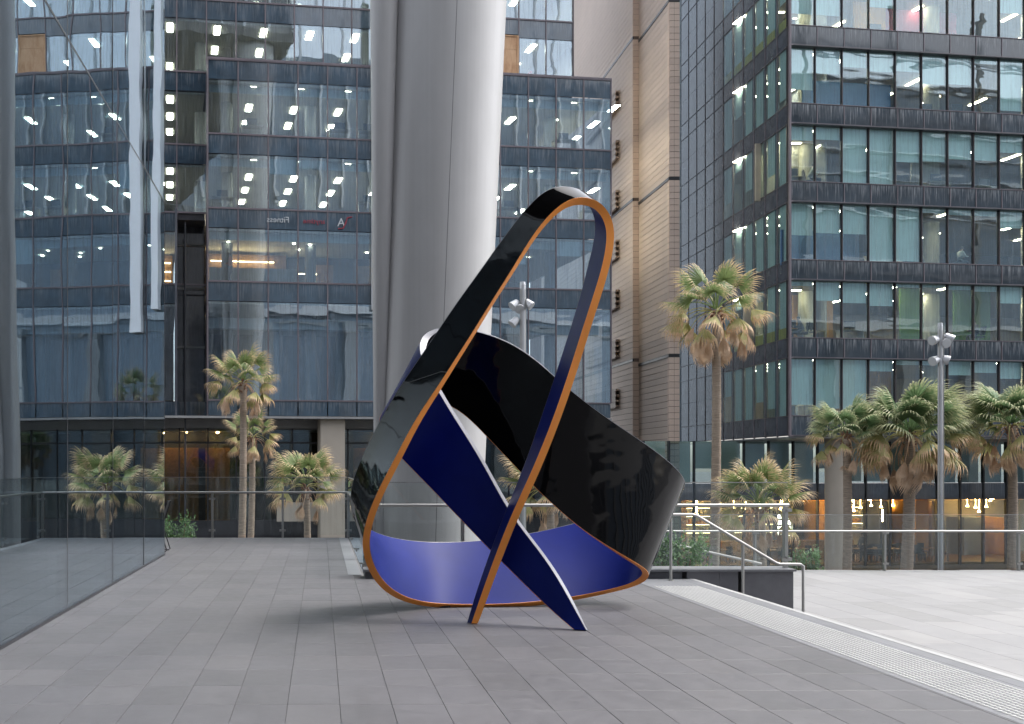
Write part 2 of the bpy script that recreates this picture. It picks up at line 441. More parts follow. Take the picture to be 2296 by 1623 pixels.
# smooth border strip with the tactile studs
mb = MB()
y = -20.0
while y < HP - .1:
    Y1 = min(y + 1.22, HP); mb_t = MB(); tile_faces(mb_t, 4.34, y, 5.05, Y1); tile_faces(mb_t, 5.05, y, 5.19, Y1)
    part('border_slab', mb_t, M['border'], platform); y = Y1
mb = MB(); mb.box(5.193, 5.262, -20, HP, -.06, .001); part('step_nosing', mb, M['nosing'], platform)
# studs
sm = MB(); n = 10
for (r0, zz) in ((.0175, 0.0), (.0165, .0035), (.012, .0055)):
    for k in range(n): sm.v.append((r0 * math.cos(2 * math.pi * k / n), r0 * math.sin(2 * math.pi * k / n), zz))
for l in range(2):
    for k in range(n): sm.f.append((l * n + k, l * n + (k + 1) % n, (l + 1) * n + (k + 1) % n, (l + 1) * n + k)); sm.mi.append(0)
sm.f.append(tuple(2 * n + k for k in range(n))); sm.mi.append(0)
smesh = sm.mesh('tactile_stud'); smesh.materials.append(M['stud'])
rest = MB(); cnt = 0
for r in range(0, 330):
    y = 6.55 + r * .0465
    if y > 14.17: break
    for c in range(12):
        x = 4.42 + c * .05
        if cnt < 300 and 719 + F * x / y < 2300:
            piece('tactile_stud', smesh, platform, (x, y, .0003)); cnt += 1
        else:
            b = len(rest.v); rest.v += [(vx + x, vy + y, vz + .0003) for vx, vy, vz in sm.v]
            rest.f += [tuple(b + i for i in f) for f in sm.f]; rest.mi += sm.mi
part('tactile_stud_field', rest, M['stud'], platform, kind='stuff')
# far left corner: strip of studs and steps going down behind the return rail
# terrace one flight lower
mb = MB(); TZ = -.8
mb.box(5.0, 60, -30, HP + .2, -4.0, TZ - .015); mb.box(4.6, 60, HP + .2, 24.6, -4.0, TZ - .015)
terrace = struct('terrace_floor', mb, M['granite_joint'])
tg = MB()
xx = 5.0
row = 0
while xx < 24:
    yy = -8.0 + (row % 3) * .4
    while yy < 24.3:
        if not (yy + 1.2 > HP + .2 and False): tile_faces(tg, xx, yy, xx + .6, min(yy + 1.2, 24.55), TZ, .012, .002, .0025)
        yy += 1.2
    xx += .6; row += 1
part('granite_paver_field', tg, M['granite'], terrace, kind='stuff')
stairs = MB()
for k in range(4):
    stairs = MB(); stairs.box(5.262 + .28 * k, 5.262 + .28 * (k + 1), -20, HP - .002, TZ - .01, -.16 * (k + 1)); part('step', stairs, M['border'], platform)
# stone upstand and end wall behind the handrail
upw = thing('boundary_wall', (3.6, 15.3, 0), 'low dark grey stone wall behind the handrail, dropping to the pale terrace', 'wall')
for (a, b, zz0) in ((.63, 2.4, -.6), (2.403, 4.0, -.6), (4.003, 5.10, -.6)):
    mb = MB(); mb.box(a, b, HP + .003, HP + .42, -3.9, .09); part('stone_block', mb, M['wallstone'], upw)
for (a, b) in ((5.16, 5.62), (5.623, 5.88), (5.95, 6.66)):
    mb = MB(); mb.box(a, b, HP - .02 if a > 5.15 else HP, HP + .42, TZ, .10); part('stone_block', mb, M['wallstone'], upw)
mb = MB(); mb.box(.60, 6.69, HP - .05, HP + .45, .105, .135); part('coping', mb, M['border'], upw)

# ================================================================== BALUSTRADES
def balustrade(name, label, pts, z0, posts, glass_h=1.33, rail_h=1.0, gap=.07, base=0.06, rail_off=.07):
    """pts: two points of the line; posts: distances along; panels between the posts"""
    a = Vector((*pts[0], z0)); b = Vector((*pts[1], z0)); d = (b - a); Ln = d.length; d.normalize(); nrm = Vector((d.y, -d.x, 0))
    root = thing(name, tuple(a), label, 'balustrade')
    up = Vector((0, 0, 1))
    for s in posts:
        p = a + d * s; mb = MB(); mb.bar(p - up * .0, p + up * (rail_h - .02), .022, .045)
        mb.bar(p + up * .85 + nrm * .02, p + up * .85 + nrm * .1, .012); mb.bar(p + up * .18 + nrm * .02, p + up * .18 + nrm * .1, .012)
        part('post', mb, M['steel'], root)
        for hh in (.16, .86):
            mb = MB(); mb.bar(p + up * hh - d * .07 + nrm * .045, p + up * hh + d * .07 + nrm * .045, .018, .022); part('clamp', mb, M['steel'], root)
    mb = MB(); mb.tube([a + up * rail_h + nrm * rail_off, b + up * rail_h + nrm * rail_off], .024, 10); part('handrail', mb, M['steel'], root, True)
    edges = [0] + [s for s in posts if .3 < s < Ln - .3] + [Ln]
    # two panes meet at each post
    for i in range(len(edges) - 1):
        s0, s1 = edges[i] + .012, edges[i + 1] - .012
        p, q = a + d * s0 + nrm * .045, a + d * s1 + nrm * .045
        mb = MB(); t = nrm * .0065
        mb.hexa([p - t + up * base, q - t + up * base, q + t + up * base, p + t + up * base, p - t + up * glass_h, q - t + up * glass_h, q + t + up * glass_h, p + t + up * glass_h])
        part('glass_pane', mb, M['railglass'], root)
        mb = MB(); mb.bar(p + up * (glass_h + .005), q + up * (glass_h + .005), .009, .006); part('glass_top_edge', mb, M['steel'], root)
    return root
balustrade('glass_balustrade', 'glass balustrade across the far left end of the grey walkway', ((-6.0, 23.7), (.63, 23.7)), 0, (1.2, 3.6, 5.16, 6.6))
balustrade('glass_balustrade', 'short glass balustrade running towards the camera from the corner beside the white column', ((.66, 23.6), (.66, 15.4)), 0, (.05, 2.7, 5.4, 8.1))
balustrade('glass_balustrade', 'glass balustrade on the stone wall directly behind the black and blue ribbon sculpture', ((.72, 15.32), (6.67, 15.32)), .1, (.05, 1.31, 3.36, 5.93), 1.25, .93)
balustrade('glass_balustrade', 'long glass balustrade at the back of the pale terrace, in front of the lit shopfront', ((6.2, 24.4), (40, 24.4)), TZ, (.1, 3.7, 6.55 + .1, 9.7, 13.12, 16.2, 20, 24, 28, 33), 1.27, .90)
# sloping rail going down behind
slope = thing('glass_ramp_rail', (4.2, 18.5, -.4), 'sloping glass ramp rail seen through the glass behind the handrail', 'railing')
mb = MB(); mb.hexa([(5.0, 18.5, -.6), (7.6, 18.5, -1.0), (7.6, 18.512, -1.0), (5.0, 18.512, -.6), (5.0, 18.5, .62), (7.6, 18.5, .02), (7.6, 18.512, .02), (5.0, 18.512, .62)]); part('glass_pane', mb, M['railglass'], slope)
mb = MB(); mb.tube([(5.0, 18.45, .48), (7.6, 18.45, -.10)], .02, 8); part('handrail', mb, M['steel'], slope, True)
mb = MB(); mb.tube([(6.35, 18.5, TZ), (6.35, 18.5, .2)], .018, 8); part('post', mb, M['steel'], slope, True)

# stair handrail
hr = thing('stair_handrail', (4.86, 14.9, 0), 'bent steel handrail stepping down from the walkway to the pale terrace', 'handrail')
mb = MB(); yy = 14.86
mb.tube([(3.9, yy, .915), (5.16, yy, .915), (5.22, yy, .90), (6.32, yy, .245), (6.38, yy, .225), (6.66, yy, .225), (6.70, yy, .20), (6.70, yy, TZ)], .020, 12)
part('rail', mb, M['steel'], hr, True)
for (x, z0, z1) in ((4.86, 0, .90), (5.86, -.5, .50), (3.95, 0, .9)):
    mb = MB(); mb.tube([(x, yy, z0), (x, yy, z1)], .021, 10); part('post', mb, M['steel'], hr, True)
    mb = MB(); mb.tube([(x, yy, z0), (x, yy, z0 + .008)], .042, 14); part('base_flange', mb, M['steel'], hr, True)

# steps strip by the far corner
mb = MB()
for k in range(10):
    mb = MB(); tile_faces(mb, .40, 15.6 + k * .8, .60, 15.6 + k * .8 + .8, .0035, .003, .001); part('tactile_strip', mb, M['border'], platform)

# ================================================================== LEFT GLASS WALL (lobby)
lob = thing('lobby_building', (-8, 5, 0), 'tall glass walled lobby building at the left edge, mirroring the offices opposite', 'building')
ZT = 36.0; ZL = 12.6
joints = [19.08, 16.87, 14.34, 11.77, 9.28, 6.75, 4.2, 1.7, -.8, -3.3, -5.8, -8.3]
zl = [0.02, 6.3, ZL]
for i in range(len(joints) - 1):
    for j in range(len(zl) - 1):
        w2, h2 = joints[i] - joints[i + 1] - .02, zl[j + 1] - zl[j] - .02
        mb = MB(); mb.box(-.006, .006, -w2 / 2, w2 / 2, -h2 / 2, h2 / 2)
        me = mb.mesh('glass_pane'); me.materials.append(M['glassW'])
        piece('glass_pane', me, lob, (XL, (joints[i] + joints[i + 1]) / 2, (zl[j] + zl[j + 1]) / 2),
              (0, R(random.uniform(-.05, .05)), R(random.uniform(-.06, .06))))
for i, y in enumerate(joints):
    mb = MB(); mb.box(XL - .10, XL + .008, y - .012, y + .012, 0, ZL); part('glazing_joint', mb, M['alu_dark'], lob)
for z in zl[1:]:
    mb = MB(); mb.box(XL - .10, XL + .008, -8.3, 19.08, z - .014, z + .014); part('transom', mb, M['alu_dark'], lob)
mb = MB(); mb.box(XL - .10, XL + .02, -8.3, 19.09, .0, .03); part('sill_channel', mb, M['alu_dark'], lob)
mb = MB(); mb.box(-13, XL - .12, 19.06, 19.10, 0, ZL); part('end_wall', mb, M['wall_dark'], lob)
mb = MB(); mb.box(-13, -12.8, -8, 19, 0, ZL); part('back_wall', mb, M['wall_grey'], lob)
mb = MB(); mb.box(-13, XL - .1, -8.2, 19.1, ZL, ZL + .4); part('roof', mb, M['fascia'], lob)
mb = MB(); mb.box(-12.8, XL - .12, -8, 19.05, .0, .02); part('lobby_floor', mb, M['wallstone'], lob)
for y in (15.2, 7.5, 0):
    mb = MB(); mb.tube([(-6.5, y, 0.02), (-6.5, y, ZL)], .45, 24); part('lobby_column', mb, M['grey_conc'], lob, True)
# tower over the undercroft, carried by the columns
tw = thing('tower', (-15, -2, ZT), 'office tower overhead that the big pale column carries, seen only mirrored in the glass opposite', 'tower')
mb = MB(); mb.box(-15, 6.5, -30, 26, ZT, ZT + .8); part('soffit', mb, M['soffit'], tw)
mb = MB(); mb.box(-15, 6.4, -29.9, 25.8, ZT + .8, 70); part('curtain_wall', mb, M['panelD'], tw)
for k in range(11):
    mb = MB(); x = 6.3 - k * 1.9; mb.box(x - .09, x + .09, 25.8, 26.2, ZT + .8, 70); part('fin', mb, M['white_paint'], tw)
for k in range(12):
    mb = MB(); z = ZT + .8 + 3.8 * k; mb.box(-15, 6.45, 25.8, 25.95, z, z + .35); part('floor_edge', mb, M['fascia'], tw)
mb = MB(); mb.box(-60, 16, -34, -30.5, -4, ZT - .02); part('dark_backdrop', mb, M['panelD'], tw)  # added dark wall behind the camera, keeps reflections in the black lacquer dark
for k in range(9):
    mb = MB(); x = -28 + k * 5.0; mb.box(x - .2, x + .2, -30.5, -30.2, 0, ZT); part('backdrop_pier', mb, M['grey_conc'], tw)
# second tower further right and behind, mirrored in the right-hand offices
t2 = thing('tower', (45, -48, TZ), 'pale banded office block behind the viewer, seen only mirrored in the glass', 'tower')
mb = MB(); mb.box(-12, 190, -60, -42, -4, 62); part('body', mb, M['hazeglass'], t2)
mb = MB(); mb.box(-12, 190, -41.99, -41.2, 23.4, 24.5); part('pale_beam', mb, M['white_paint'], t2)
mb = MB(); mb.box(-12, 190, -41.99, -41.6, 21.9, 22.2); part('pale_beam', mb, M['fascia'], t2)
for k in range(22):
    mb = MB(); x = 4 + 3.5 * k; mb.box(x, x + .28, -41.99, -41.5, 40, 75); part('fin', mb, M['white_paint'], t2)
for k in range(15):
    x = -8 + 13.0 * k; mb = MB(); mb.hexa([(x - .2, -41.9, -4), (x + 3.4, -41.9, -4), (x + 3.4, -40.5, -4), (x - .2, -40.5, -4), (x + .5, -41.9, 21.9), (x + 2.7, -41.9, 21.9), (x + 2.7, -40.5, 21.9), (x + .5, -40.5, 21.9)]); part('tapered_column', mb, M['grey_conc'], t2)
for z in (56.2, 55.0, 51, 47.2, 42.4, 41.2, 33.0, 31.6, 62, 66, 67.2):
    mb = MB(); mb.box(84, 190, -41.99, -41.2, z, z + .38); part('floor_edge', mb, M['white_paint'], t2)
for x in (104, 121, 138, 155):
    mb = MB(); mb.box(x, x + .8, -41.99, -41.4, 24.5, 75); part('pale_pier', mb, M['fascia'], t2)

# big column
cx, cy = 2.61, 24.0
colm = thing('round_column', (cx, cy, -4), 'huge pale metal clad column rising out of frame behind the sculpture', 'column')
def coneprof(px_l, px_r): pass
def cone(mb, prof, n=96):
    base = len(mb.v)
    for (x, y, z, r) in prof:
        for k in range(n):
            t = 2 * math.pi * k / n; mb.v.append((x + r * math.cos(t), y + r * math.sin(t), z))
    for i in range(len(prof) - 1):
        for k in range(n):
            mb.f.append((base + i * n + k, base + i * n + (k + 1) % n, base + (i + 1) * n + (k + 1) % n, base + (i + 1) * n + k)); mb.mi.append(0)
# silhouettes in metres at depth 24 (0.01 m per unit of the 2296 wide picture)
def colrow(z):   # centre x and radius as functions of height
    t = (z - 2.0) / 10.0
    xl = 1.22 + .25 * max(0, t) ** 1.0 * .9; xr = 3.69 + .46 * t
    return xl, xr
prof = []
for i in range(41):
    z = -4 + i
    xl, xr = colrow(z); xl = max(xl, 1.16); prof.append(((xl + xr) / 2, cy, z, (xr - xl) / 2))
mb = MB(); cone(mb, prof); part('shaft', mb, M['column'], colm, True)
prof = []
for i in range(41):
    z = -4 + i; t = max(-.4, (z - 2.0) / 10.0)
    xl = 1.165 - .09 * t; r = .13 + .16 * max(t, 0) + .02; prof.append((xl + r, cy - .45 - .25 * max(t, 0), z, r))
mb = MB(); cone(mb, prof, 40); part('side_rib', mb, M['column'], colm, True)
# vertical joint in the cladding
mb = MB(); last = None
for i in range(41):
    z = -4 + i; xl, xr = colrow(z); c0 = (xl + xr) / 2; r = (xr - xl) / 2
    a = R(-88) + (z * .004); p = Vector((c0 + (r + .001) * math.cos(a), cy + (r + .001) * math.sin(a), z))
    if last: mb.quad(last + Vector((-.007, 0, 0)), last + Vector((.007, 0, 0)), p + Vector((.007, 0, 0)), p + Vector((-.007, 0, 0)))
    last = p
part('cladding_joint', mb, M['seam'], colm)
for z in (20.0,):
    xl, xr = colrow(z); c0 = (xl + xr) / 2; r = (xr - xl) / 2
    mb = MB(); cone(mb, [(c0, cy, z - .004, r + .0015), (c0, cy, z + .004, r + .0015)], 96); part('cladding_joint', mb, M['seam'], colm)

# ================================================================== OFFICE B (left and centre)
YA = math.atan(.144)
fb = frame(0, 54.8, YA)
PB = 1.527; S0 = -5.75; NB = 14
B = thing('office_building', (4, 55, -4), 'glass fronted office block behind the column, with square ceiling lights on every floor', 'building')
lev = [22.1, 18.35, 14.6, 10.9, 4.9]
def pane(root, fr, name, a0, a1, b, z0, z1, m, tilt=.12, gap=.03, thick=.008):
    mb = MB(); w2 = (a1 - a0) / 2 - gap; h2 = (z1 - z0) / 2 - gap * .6
    key = (name, round(w2, 3), round(h2, 3), m.name)
    me = PC.get(key)
    if me is None:
        mb.box(-w2, w2, 0, thick, -h2, h2); me = mb.mesh(name); me.materials.append(m); PC[key] = me
    c = fr((a0 + a1) / 2, b, (z0 + z1) / 2)
    ang = math.atan2(fr(1, 0, 0)[1] - fr(0, 0, 0)[1], fr(1, 0, 0)[0] - fr(0, 0, 0)[0])
    return piece(name, me, root, c, (R(random.uniform(-tilt, tilt)), 0, ang + R(random.uniform(-tilt, tilt))))
PC = {}
def facade_grid(root, fr, s0, n, p, b, levels, spand, mg, ms, mull, tilt=.12, skip=(), mw=.03, md=.09):
    for i in range(len(levels) - 1):
        z1, z0 = levels[i], levels[i + 1]
        for k in range(n):
            if (i, k) in skip: continue
            a0, a1 = s0 + k * p, s0 + (k + 1) * p
            pane(root, fr, 'spandrel_pane', a0, a1, b, z1 - spand, z1, ms, tilt)
            pane(root, fr, 'window_pane', a0, a1, b, z0, z1 - spand, mg, tilt)
        mb = MB(); mb.fbox(fr, s0, s0 + n * p, b - .05, b + .05, z1 - .04, z1 + .04); part('transom', mb, mull, root)
    for k in range(n + 1):
        a = s0 + k * p; mb = MB(); mb.fbox(fr, a - mw, a + mw, b - .045, b + md, levels[-1], levels[0]); part('mullion', mb, mull, root)
facade_grid(B, fb, S0, NB, PB, 0, lev, 1.0, M['glassB'], M['spanB'], M['mull_b'])
S1 = S0 + NB * PB
# sill band and soffit of the box
for k in range(NB):
    pane(B, fb, 'spandrel_pane', S0 + k * PB, S0 + (k + 1) * PB, 0, 4.1, 4.86, M['spanB'])
mb = MB(); mb.fbox(fb, S0, S1, -.05, .05, 4.86, 4.93); part('transom', mb, M['mull_b'], B)
mb = MB(); mb.fbox(fb, S0 - .02, S1 + .02, -.06, 1.2, 22.1, 22.2); part('box_cap', mb, M['mull_b'], B)
mb = MB(); mb.fbox(fb, -40, S1 + .02, -.04, 3.2, 3.98, 4.095); part('soffit', mb, M['fascia'], B)
mb = MB(); mb.fbox(fb, -40, S1 + .02, 2.0, 2.2, 3.55, 3.98); part('fascia', mb, M['fascia'], B)
for (X0, X1, zb) in ((3.52, 4.06, 8.4), (2.60, 2.96, 9.6)):  # added behind the column, only to mirror as white strips in lobby glass
    mb = MB(); mb.fbox(fb, X0 / .99, X1 / .99, -.55, -.06, zb, 26.5); part('reflection_fin', mb, M['blade'], B)
# glazed ends of the box
fr_end = lambda a, b, z: fb(S1 - b, a, z)
for i in range(len(lev) - 1):
    pane(B, frame(*fb(S1, 0, 0)[:2], YA + math.pi / 2), 'window_pane', 0.05, 1.2, 0, lev[i + 1], lev[i], M['glassB'])
mb = MB(); mb.fbox(fb, S0 - .02, S0 + .02, .05, 1.25, 4.1, 22.1); part('box_side', mb, M['mull_b'], B)
# recessed upper and left part
lev2 = [33.2, 29.35, 25.6, 21.85, 18.1, 14.6, 10.9, 4.9]
P2 = 1.52
n2l = 18
skip = set()
B2 = 1.25
SL = S0 - .02
for i in range(len(lev2) - 1):
    z1, z0 = lev2[i], lev2[i + 1]
    k0 = -n2l
    kmax = 0 if z0 < 21.8 else int((14.95 - SL) / P2)
    for k in range(k0, kmax):
        a0 = SL + k * P2; a1 = a0 + P2
        plyhere = (i == 2 and abs(a0 - 9.45) < .76)
        recess = (z1 < 14.7 and k in (-1,))
        if recess: continue
        if plyhere:
            PLYA = (a0, a1, z0 + .05, z1 - .9)
            pane(B, fb, 'spandrel_pane', a0, a1, B2, z1 - .85, z1, M['spanB']); continue
        pane(B, fb, 'spandrel_pane', a0, a1, B2, z1 - 1.0, z1, M['spanB']); pane(B, fb, 'window_pane', a0, a1, B2, z0, z1 - 1.0, M['glassB'])
    mb = MB(); mb.fbox(fb, SL + k0 * P2, SL + kmax * P2 + (.0 if kmax else 0), B2 - .05, B2 + .05, z1 - .04, z1 + .04); part('transom', mb, M['mull_b'], B)
for k in range(-n2l, int((14.95 - SL) / P2) + 1):
    a = SL + k * P2
    zb = 4.9 if k <= 0 else 21.9
    mb = MB(); mb.fbox(fb, a - .03, a + .03, B2 - .045, B2 + .09, zb, 33.2); part('mullion', mb, M['mull_b'], B)
KE = SL + int((14.95 - SL) / P2) * P2
mb = MB(); mb.fbox(fb, KE - .03, KE + .05, B2 - .05, B2 + 12, 22.2, 33.2); part('end_frame', mb, M['mull'], B)
mb = MB(); mb.fbox(fb, SL - n2l * P2, SL, B2 - .02, B2 + .06, 4.1, 4.86); part('sill_band', mb, M['spanB'], B)
# plywood infill
a0, a1, z0, z1 = PLYA
pw = thing('plywood_infill', fb((a0 + a1) / 2, B2, z0), 'bare plywood board filling one missing window beside the column, high up', 'board')
mb = MB(); mb.fbox(fb, a0 + .1, a1 - .1, B2 - .02, B2 + .03, z0, z1 - .75); part('lower_sheet', mb, M['ply'], pw)
mb = MB(); mb.fbox(fb, a0 + .1, a1 - .1, B2 - .02, B2 + .03, z1 - .74, z1 - .06); part('upper_sheet', mb, M['ply'], pw)
for (q0, q1, q2, q3) in ((a0 + .02, a0 + .1, z0, z1), (a1 - .1, a1 - .02, z0, z1), (a0 + .1, a1 - .1, z1 - .06, z1)):
    mb = MB(); mb.fbox(fb, q0, q1, B2 - .06, B2 + .03, q2, q3); part('timber_batten', mb, M['ply'], pw)
# dark recess between the small box and the big box
mb = MB(); mb.fbox(fb, SL - 1.5, SL - .02, 3.0, 3.1, 4.1, 14.6); part('recess_back', mb, M['panelD'], B)
for z in (7.8, 10.9, 13.2):
    mb = MB(); mb.fbox(fb, SL - 1.5, SL - .02, 2.9, 2.99, z, z + .12); part('recess_ledge', mb, M['fascia'], B)
mb = MB(); mb.fbox(fb, SL - 1.62, SL - 1.52, .2, 3.0, 4.1, 14.55); part('recess_cheek', mb, M['panelD'], B)
mb = MB(); mb.tube([fb(SL - 1.1, .9, -4), fb(SL - 1.1, .9, 14)], .05, 8); part('rain_pipe', mb, M['alu_dark'], B, True)

# interiors: slabs, ceilings, lights, columns, back walls
def interior(root, fr, s0, s1, b0, depth, zf, zc, mceil, mback, lights=None, mlight=None, lw=.30, ll=1.1, over=()):
    mb = MB(); mb.fbox(fr, s0, s1, b0 + .12, b0 + depth, zf - .35, zf); part('floor_slab', mb, M['carpet'], root)
    mb = MB(); mb.fbox(fr, s0, s1, b0 + .12, b0 + depth, zc, zc + .1); part('ceiling', mb, mceil, root)
    mb = MB(); mb.fbox(fr, s0, s1, b0 + depth, b0 + depth + .1, zf, zc); part('back_wall', mb, mback, root)
    for (a, b) in lights or ():
        mb = MB(); mb.fbox(fr, a - lw / 2, a + lw / 2, b - ll / 2, b + ll / 2, zc - .03, zc - .004); part('ceiling_light', mb, mlight, root)
for i, zt in enumerate(lev[:-1]):
    zf = lev[i + 1]; zc = zt - 1.12
    lights = []
    if i < 2 or i == 0:
        for c in range(9):
            a = -3.4 + c * 2.45
            for r in range(4 if i else 3):
                if random.random() < (.95 if a < 2.5 else .6): lights.append((a, 1.0 + r * 2.75))
    if i == 2:
        lights = []
    interior(B, fb, S0 + .05, S1 - .05, 0, 13, zf if i < 3 else 4.9, zc, M['ceil_grey'], [M['wall_grey'], M['wall_tan'], M['wall_tan'], M['wall_grey']][i], lights, M['lightB'])
# gym floor: warm line lights, timber counter, downlights
for (a0, a1, dz) in ((-5.4, -1.9, 0), (-5.4, -1.9, -.55), (-5.4, -1.9, -1.05), (-.9, .5, -.60), (-.9, .5, -1.1)):
    mb = MB(); mb.fbox(fb, a0, a1, 5.0, 5.06, 13.45 + dz - .6, 13.5 + dz - .6); part('line_light', mb, M['warm_strip'], B)
mb = MB(); mb.fbox(fb, -5.6, -1.2, 5.2, 5.4, 10.95, 13.3); part('timber_wall', mb, M['wood'], B)
mb = MB(); mb.fbox(fb, -1.0, 12.0, 6.2, 6.4, 10.95, 13.4); part('dark_partition', mb, M['wall_dark'], B)
for (a0, a1) in ((.6, 1.6), (3.0, 4.4), (5.2, 6.3), (10.2, 11.2)):
    mb = MB(); mb.fbox(fb, a0, a1, 6.05, 6.15, 10.95, 13.0); part('door_leaf', mb, M['wood'], B)
mb = MB(); mb.fbox(fb, -5.6, -1.0, 1.6, 2.2, 10.95, 11.9); part('counter', mb, M['desk'], B)
for k in range(22):
    a = random.uniform(S0 + .5, S1 - .6); b = random.uniform(.8, 5.5)
    mb = MB(); c = fb(a, b, 13.44); mb.box(c[0] - .06, c[0] + .06, c[1] - .06, c[1] + .06, 13.43, 13.45); part('downlight', mb, M['lightB'], B)
for a in (-4.6, -.1, 4.4, 8.9, 13.4):
    for i in range(4):
        zf = lev[i + 1]; mb = MB(); mb.tube([fb(a, 3.2, zf), fb(a, 3.2, lev[i] - 1.12)], .3, 16); part('interior_column', mb, M['wall_grey'], B, True)
# bulkheads behind the glass just under each slab
for i in range(3):
    mb = MB(); mb.fbox(fb, S0 + .1, S1 - .1, .45, .55, lev[i] - 1.5, lev[i] - 1.1); part('bulkhead', mb, M['blind'], B)
# roller blinds and small office clutter
for i in range(3):
    for k in range(NB):
        if random.random() < .28:
            h = random.choice((.5, .9, 1.4)); mb = MB(); mb.fbox(fb, S0 + k * PB + .08, S0 + (k + 1) * PB - .08, .16, .17, lev[i] - 1.0 - h, lev[i] - 1.0); part('roller_blind', mb, M['blind'], B)
        if i != 2 and random.random() < .35:
            a = S0 + k * PB + .2; mb = MB(); mb.fbox(fb, a, a + 1.2, .7, 1.3, lev[i + 1] + .70, lev[i + 1] + .74)
            for q in (0.03, 1.13): mb.fbox(fb, a + q, a + q + .04, .7, 1.3, lev[i + 1], lev[i + 1] + .70)
            part('desk', mb, M['desk'], B)
            mb = MB(); mb.fbox(fb, a + .3, a + .85, .95, .98, lev[i + 1] + .82, lev[i + 1] + 1.15); mb.fbox(fb, a + .55, a + .6, .95, 1.0, lev[i + 1] + .74, lev[i + 1] + .82); part('monitor', mb, M['black_metal'], B)
# interiors of the recessed part
for i in range(len(lev2) - 1):
    z1, z0 = lev2[i], lev2[i + 1]
    zc = z1 - 1.12; lights = []
    sa, sb = SL - n2l * P2, (KE if z0 > 21.8 else SL - 1.6 if z1 < 14.7 else SL - .1)
    if i in (1, 2, 3, 4):
        a = sa + 1
        while a < sb:
            for r in range(3):
                if random.random() < .8: lights.append((a, B2 + 1.0 + r * 2.75))
            a += 2.45
    interior(B, fb, sa, sb, B2, 12, z0 if z0 > 5 else 4.9, zc, M['ceil_grey'], M['wall_grey'] if i < 5 else M['wall_tan'], lights, M['lightB'])
    if z1 > 22 or 1:
        for a in range(int(sa) + 2, int(sb), 5):
            mb = MB(); mb.tube([fb(a, B2 + 3, z0), fb(a, B2 + 3, zc)], .3, 14); part('interior_column', mb, M['wall_grey'], B, True)
mb = MB(); mb.fbox(fb, SL - n2l * P2, SL - 1.7, 6.5, 6.6, 10.95, 13.4); part('timber_wall', mb, M['wood'], B)
for dz in (0, -.5, -1.0):
    mb = MB(); mb.fbox(fb, SL - n2l * P2, SL - 1.8, 6.3, 6.36, 12.9 + dz, 12.95 + dz); part('line_light', mb, M['warm_strip'], B)
# double height hall behind the lowest glass band: pale beam and piers
mb = MB(); mb.fbox(fb, S0 + .1, S1 - .1, 1.4, 1.9, 8.7, 9.25); part('gallery_edge', mb, M['white_paint'], B)
for a in (-3.2, 1.2, 5.6, 10.0):
    mb = MB(); mb.fbox(fb, a, a + 1.3, 2.4, 3.0, 4.9, 8.7); part('hall_pier', mb, M['grey_conc'], B)
# street level front
GB = 2.6
for k in range(-26, 15):
    a0 = k * 1.5 + .35; a1 = a0 + 1.5
    if a1 > S1: break
    pane(B, fb, 'street_pane', a0, a1, GB, -1.3, 3.5, M['glassG'], .1)
    mb = MB(); mb.fbox(fb, a0 - .035, a0 + .035, GB - .08, GB + .1, -4, 3.55); part('street_mullion', mb, M['alu_dark'], B)
mb = MB(); mb.fbox(fb, -38, S1, GB - .05, GB + .08, -4, -1.32); part('plinth', mb, M['alu_dark'], B)
mb = MB(); mb.fbox(fb, -38, S1, GB - .06, GB + .1, 2.75, 2.85); part('street_transom', mb, M['alu_dark'], B)
mb = MB(); mb.fbox(fb, -38, S1, GB + 5, GB + 5.2, -4, 4); part('lobby_back_wall', mb, M['wall_dark'], B)
for (a0, a1) in ((-9.0, -6.0), (-5.6, -4.2), (3.0, 6.0)):
    mb = MB(); mb.fbox(fb, a0, a1, GB + 4.8, GB + 4.95, -3.9, 2.6); part('timber_panel', mb, M['wood'], B)
mb = MB(); mb.fbox(fb, -38, S1, GB + .1, GB + 5, 3.5, 3.9); part('lobby_ceiling', mb, M['wall_grey'], B)
for a in (-8.2, -6.8, -5.0, 4.5):
    mb = MB(); mb.fbox(fb, a, a + .15, GB + 4.2, GB + 4.5, 3.44, 3.49); part('downlight', mb, M['warm'], B)
for (a0, a1) in ((.05, 1.32), (-14.5, -13.2), (15.0, 15.6), (-26, -24.8)):
    mb = MB(); mb.fbox(fb, a0, a1, .35, 1.5, -4, 3.975); part('pier', mb, M['beige'], B)
for (a0, a1) in ((-2.15, -.9), (-.88, .04)):
    mb = MB(); mb.fbox(fb, a0, a1, 1.0, 1.1, -1.32, -.33); part('cladding_panel', mb, M['beige'], B)

# ================================================================== TOWER C (terracotta)
Cb = thing('terracotta_tower', (19, 60, -4), 'windowless beige terracotta clad tower between the two glass office blocks', 'tower')
mb = MB(); mb.box(18.93, 19.42, 58.03, 63.7, -4, 45); mb.box(18.58, 19.42, 63.63, 95, -4, 48); part('core_backing', mb, M['terra_back'], Cb)
mb = MB(); mb.box(19.425, 20.2, 60, 95, -4, 48); part('side_wall', mb, M['hazeglass'], Cb)
HC = .335
zj = [.3, 9.45 - .45, 18.6, 28.2]
JOINT_Z1 = [ -0.6, 7.85, 17.4, 27.0, 36.6]      # dark joints of the rear step
JOINT_Z2 = [ -2.0, 7.55, 17.15, 26.8, 36.4]
def courses(x0, x1, y0, y1, name, m, zmin, zmax, cutters):
    me = {}
    z = zmin; k = 0; out = []
    while z < zmax:
        if not any(abs(z + HC / 2 - c) < .13 for c in cutters): out.append(z)
        z += HC
    return out
planks = []
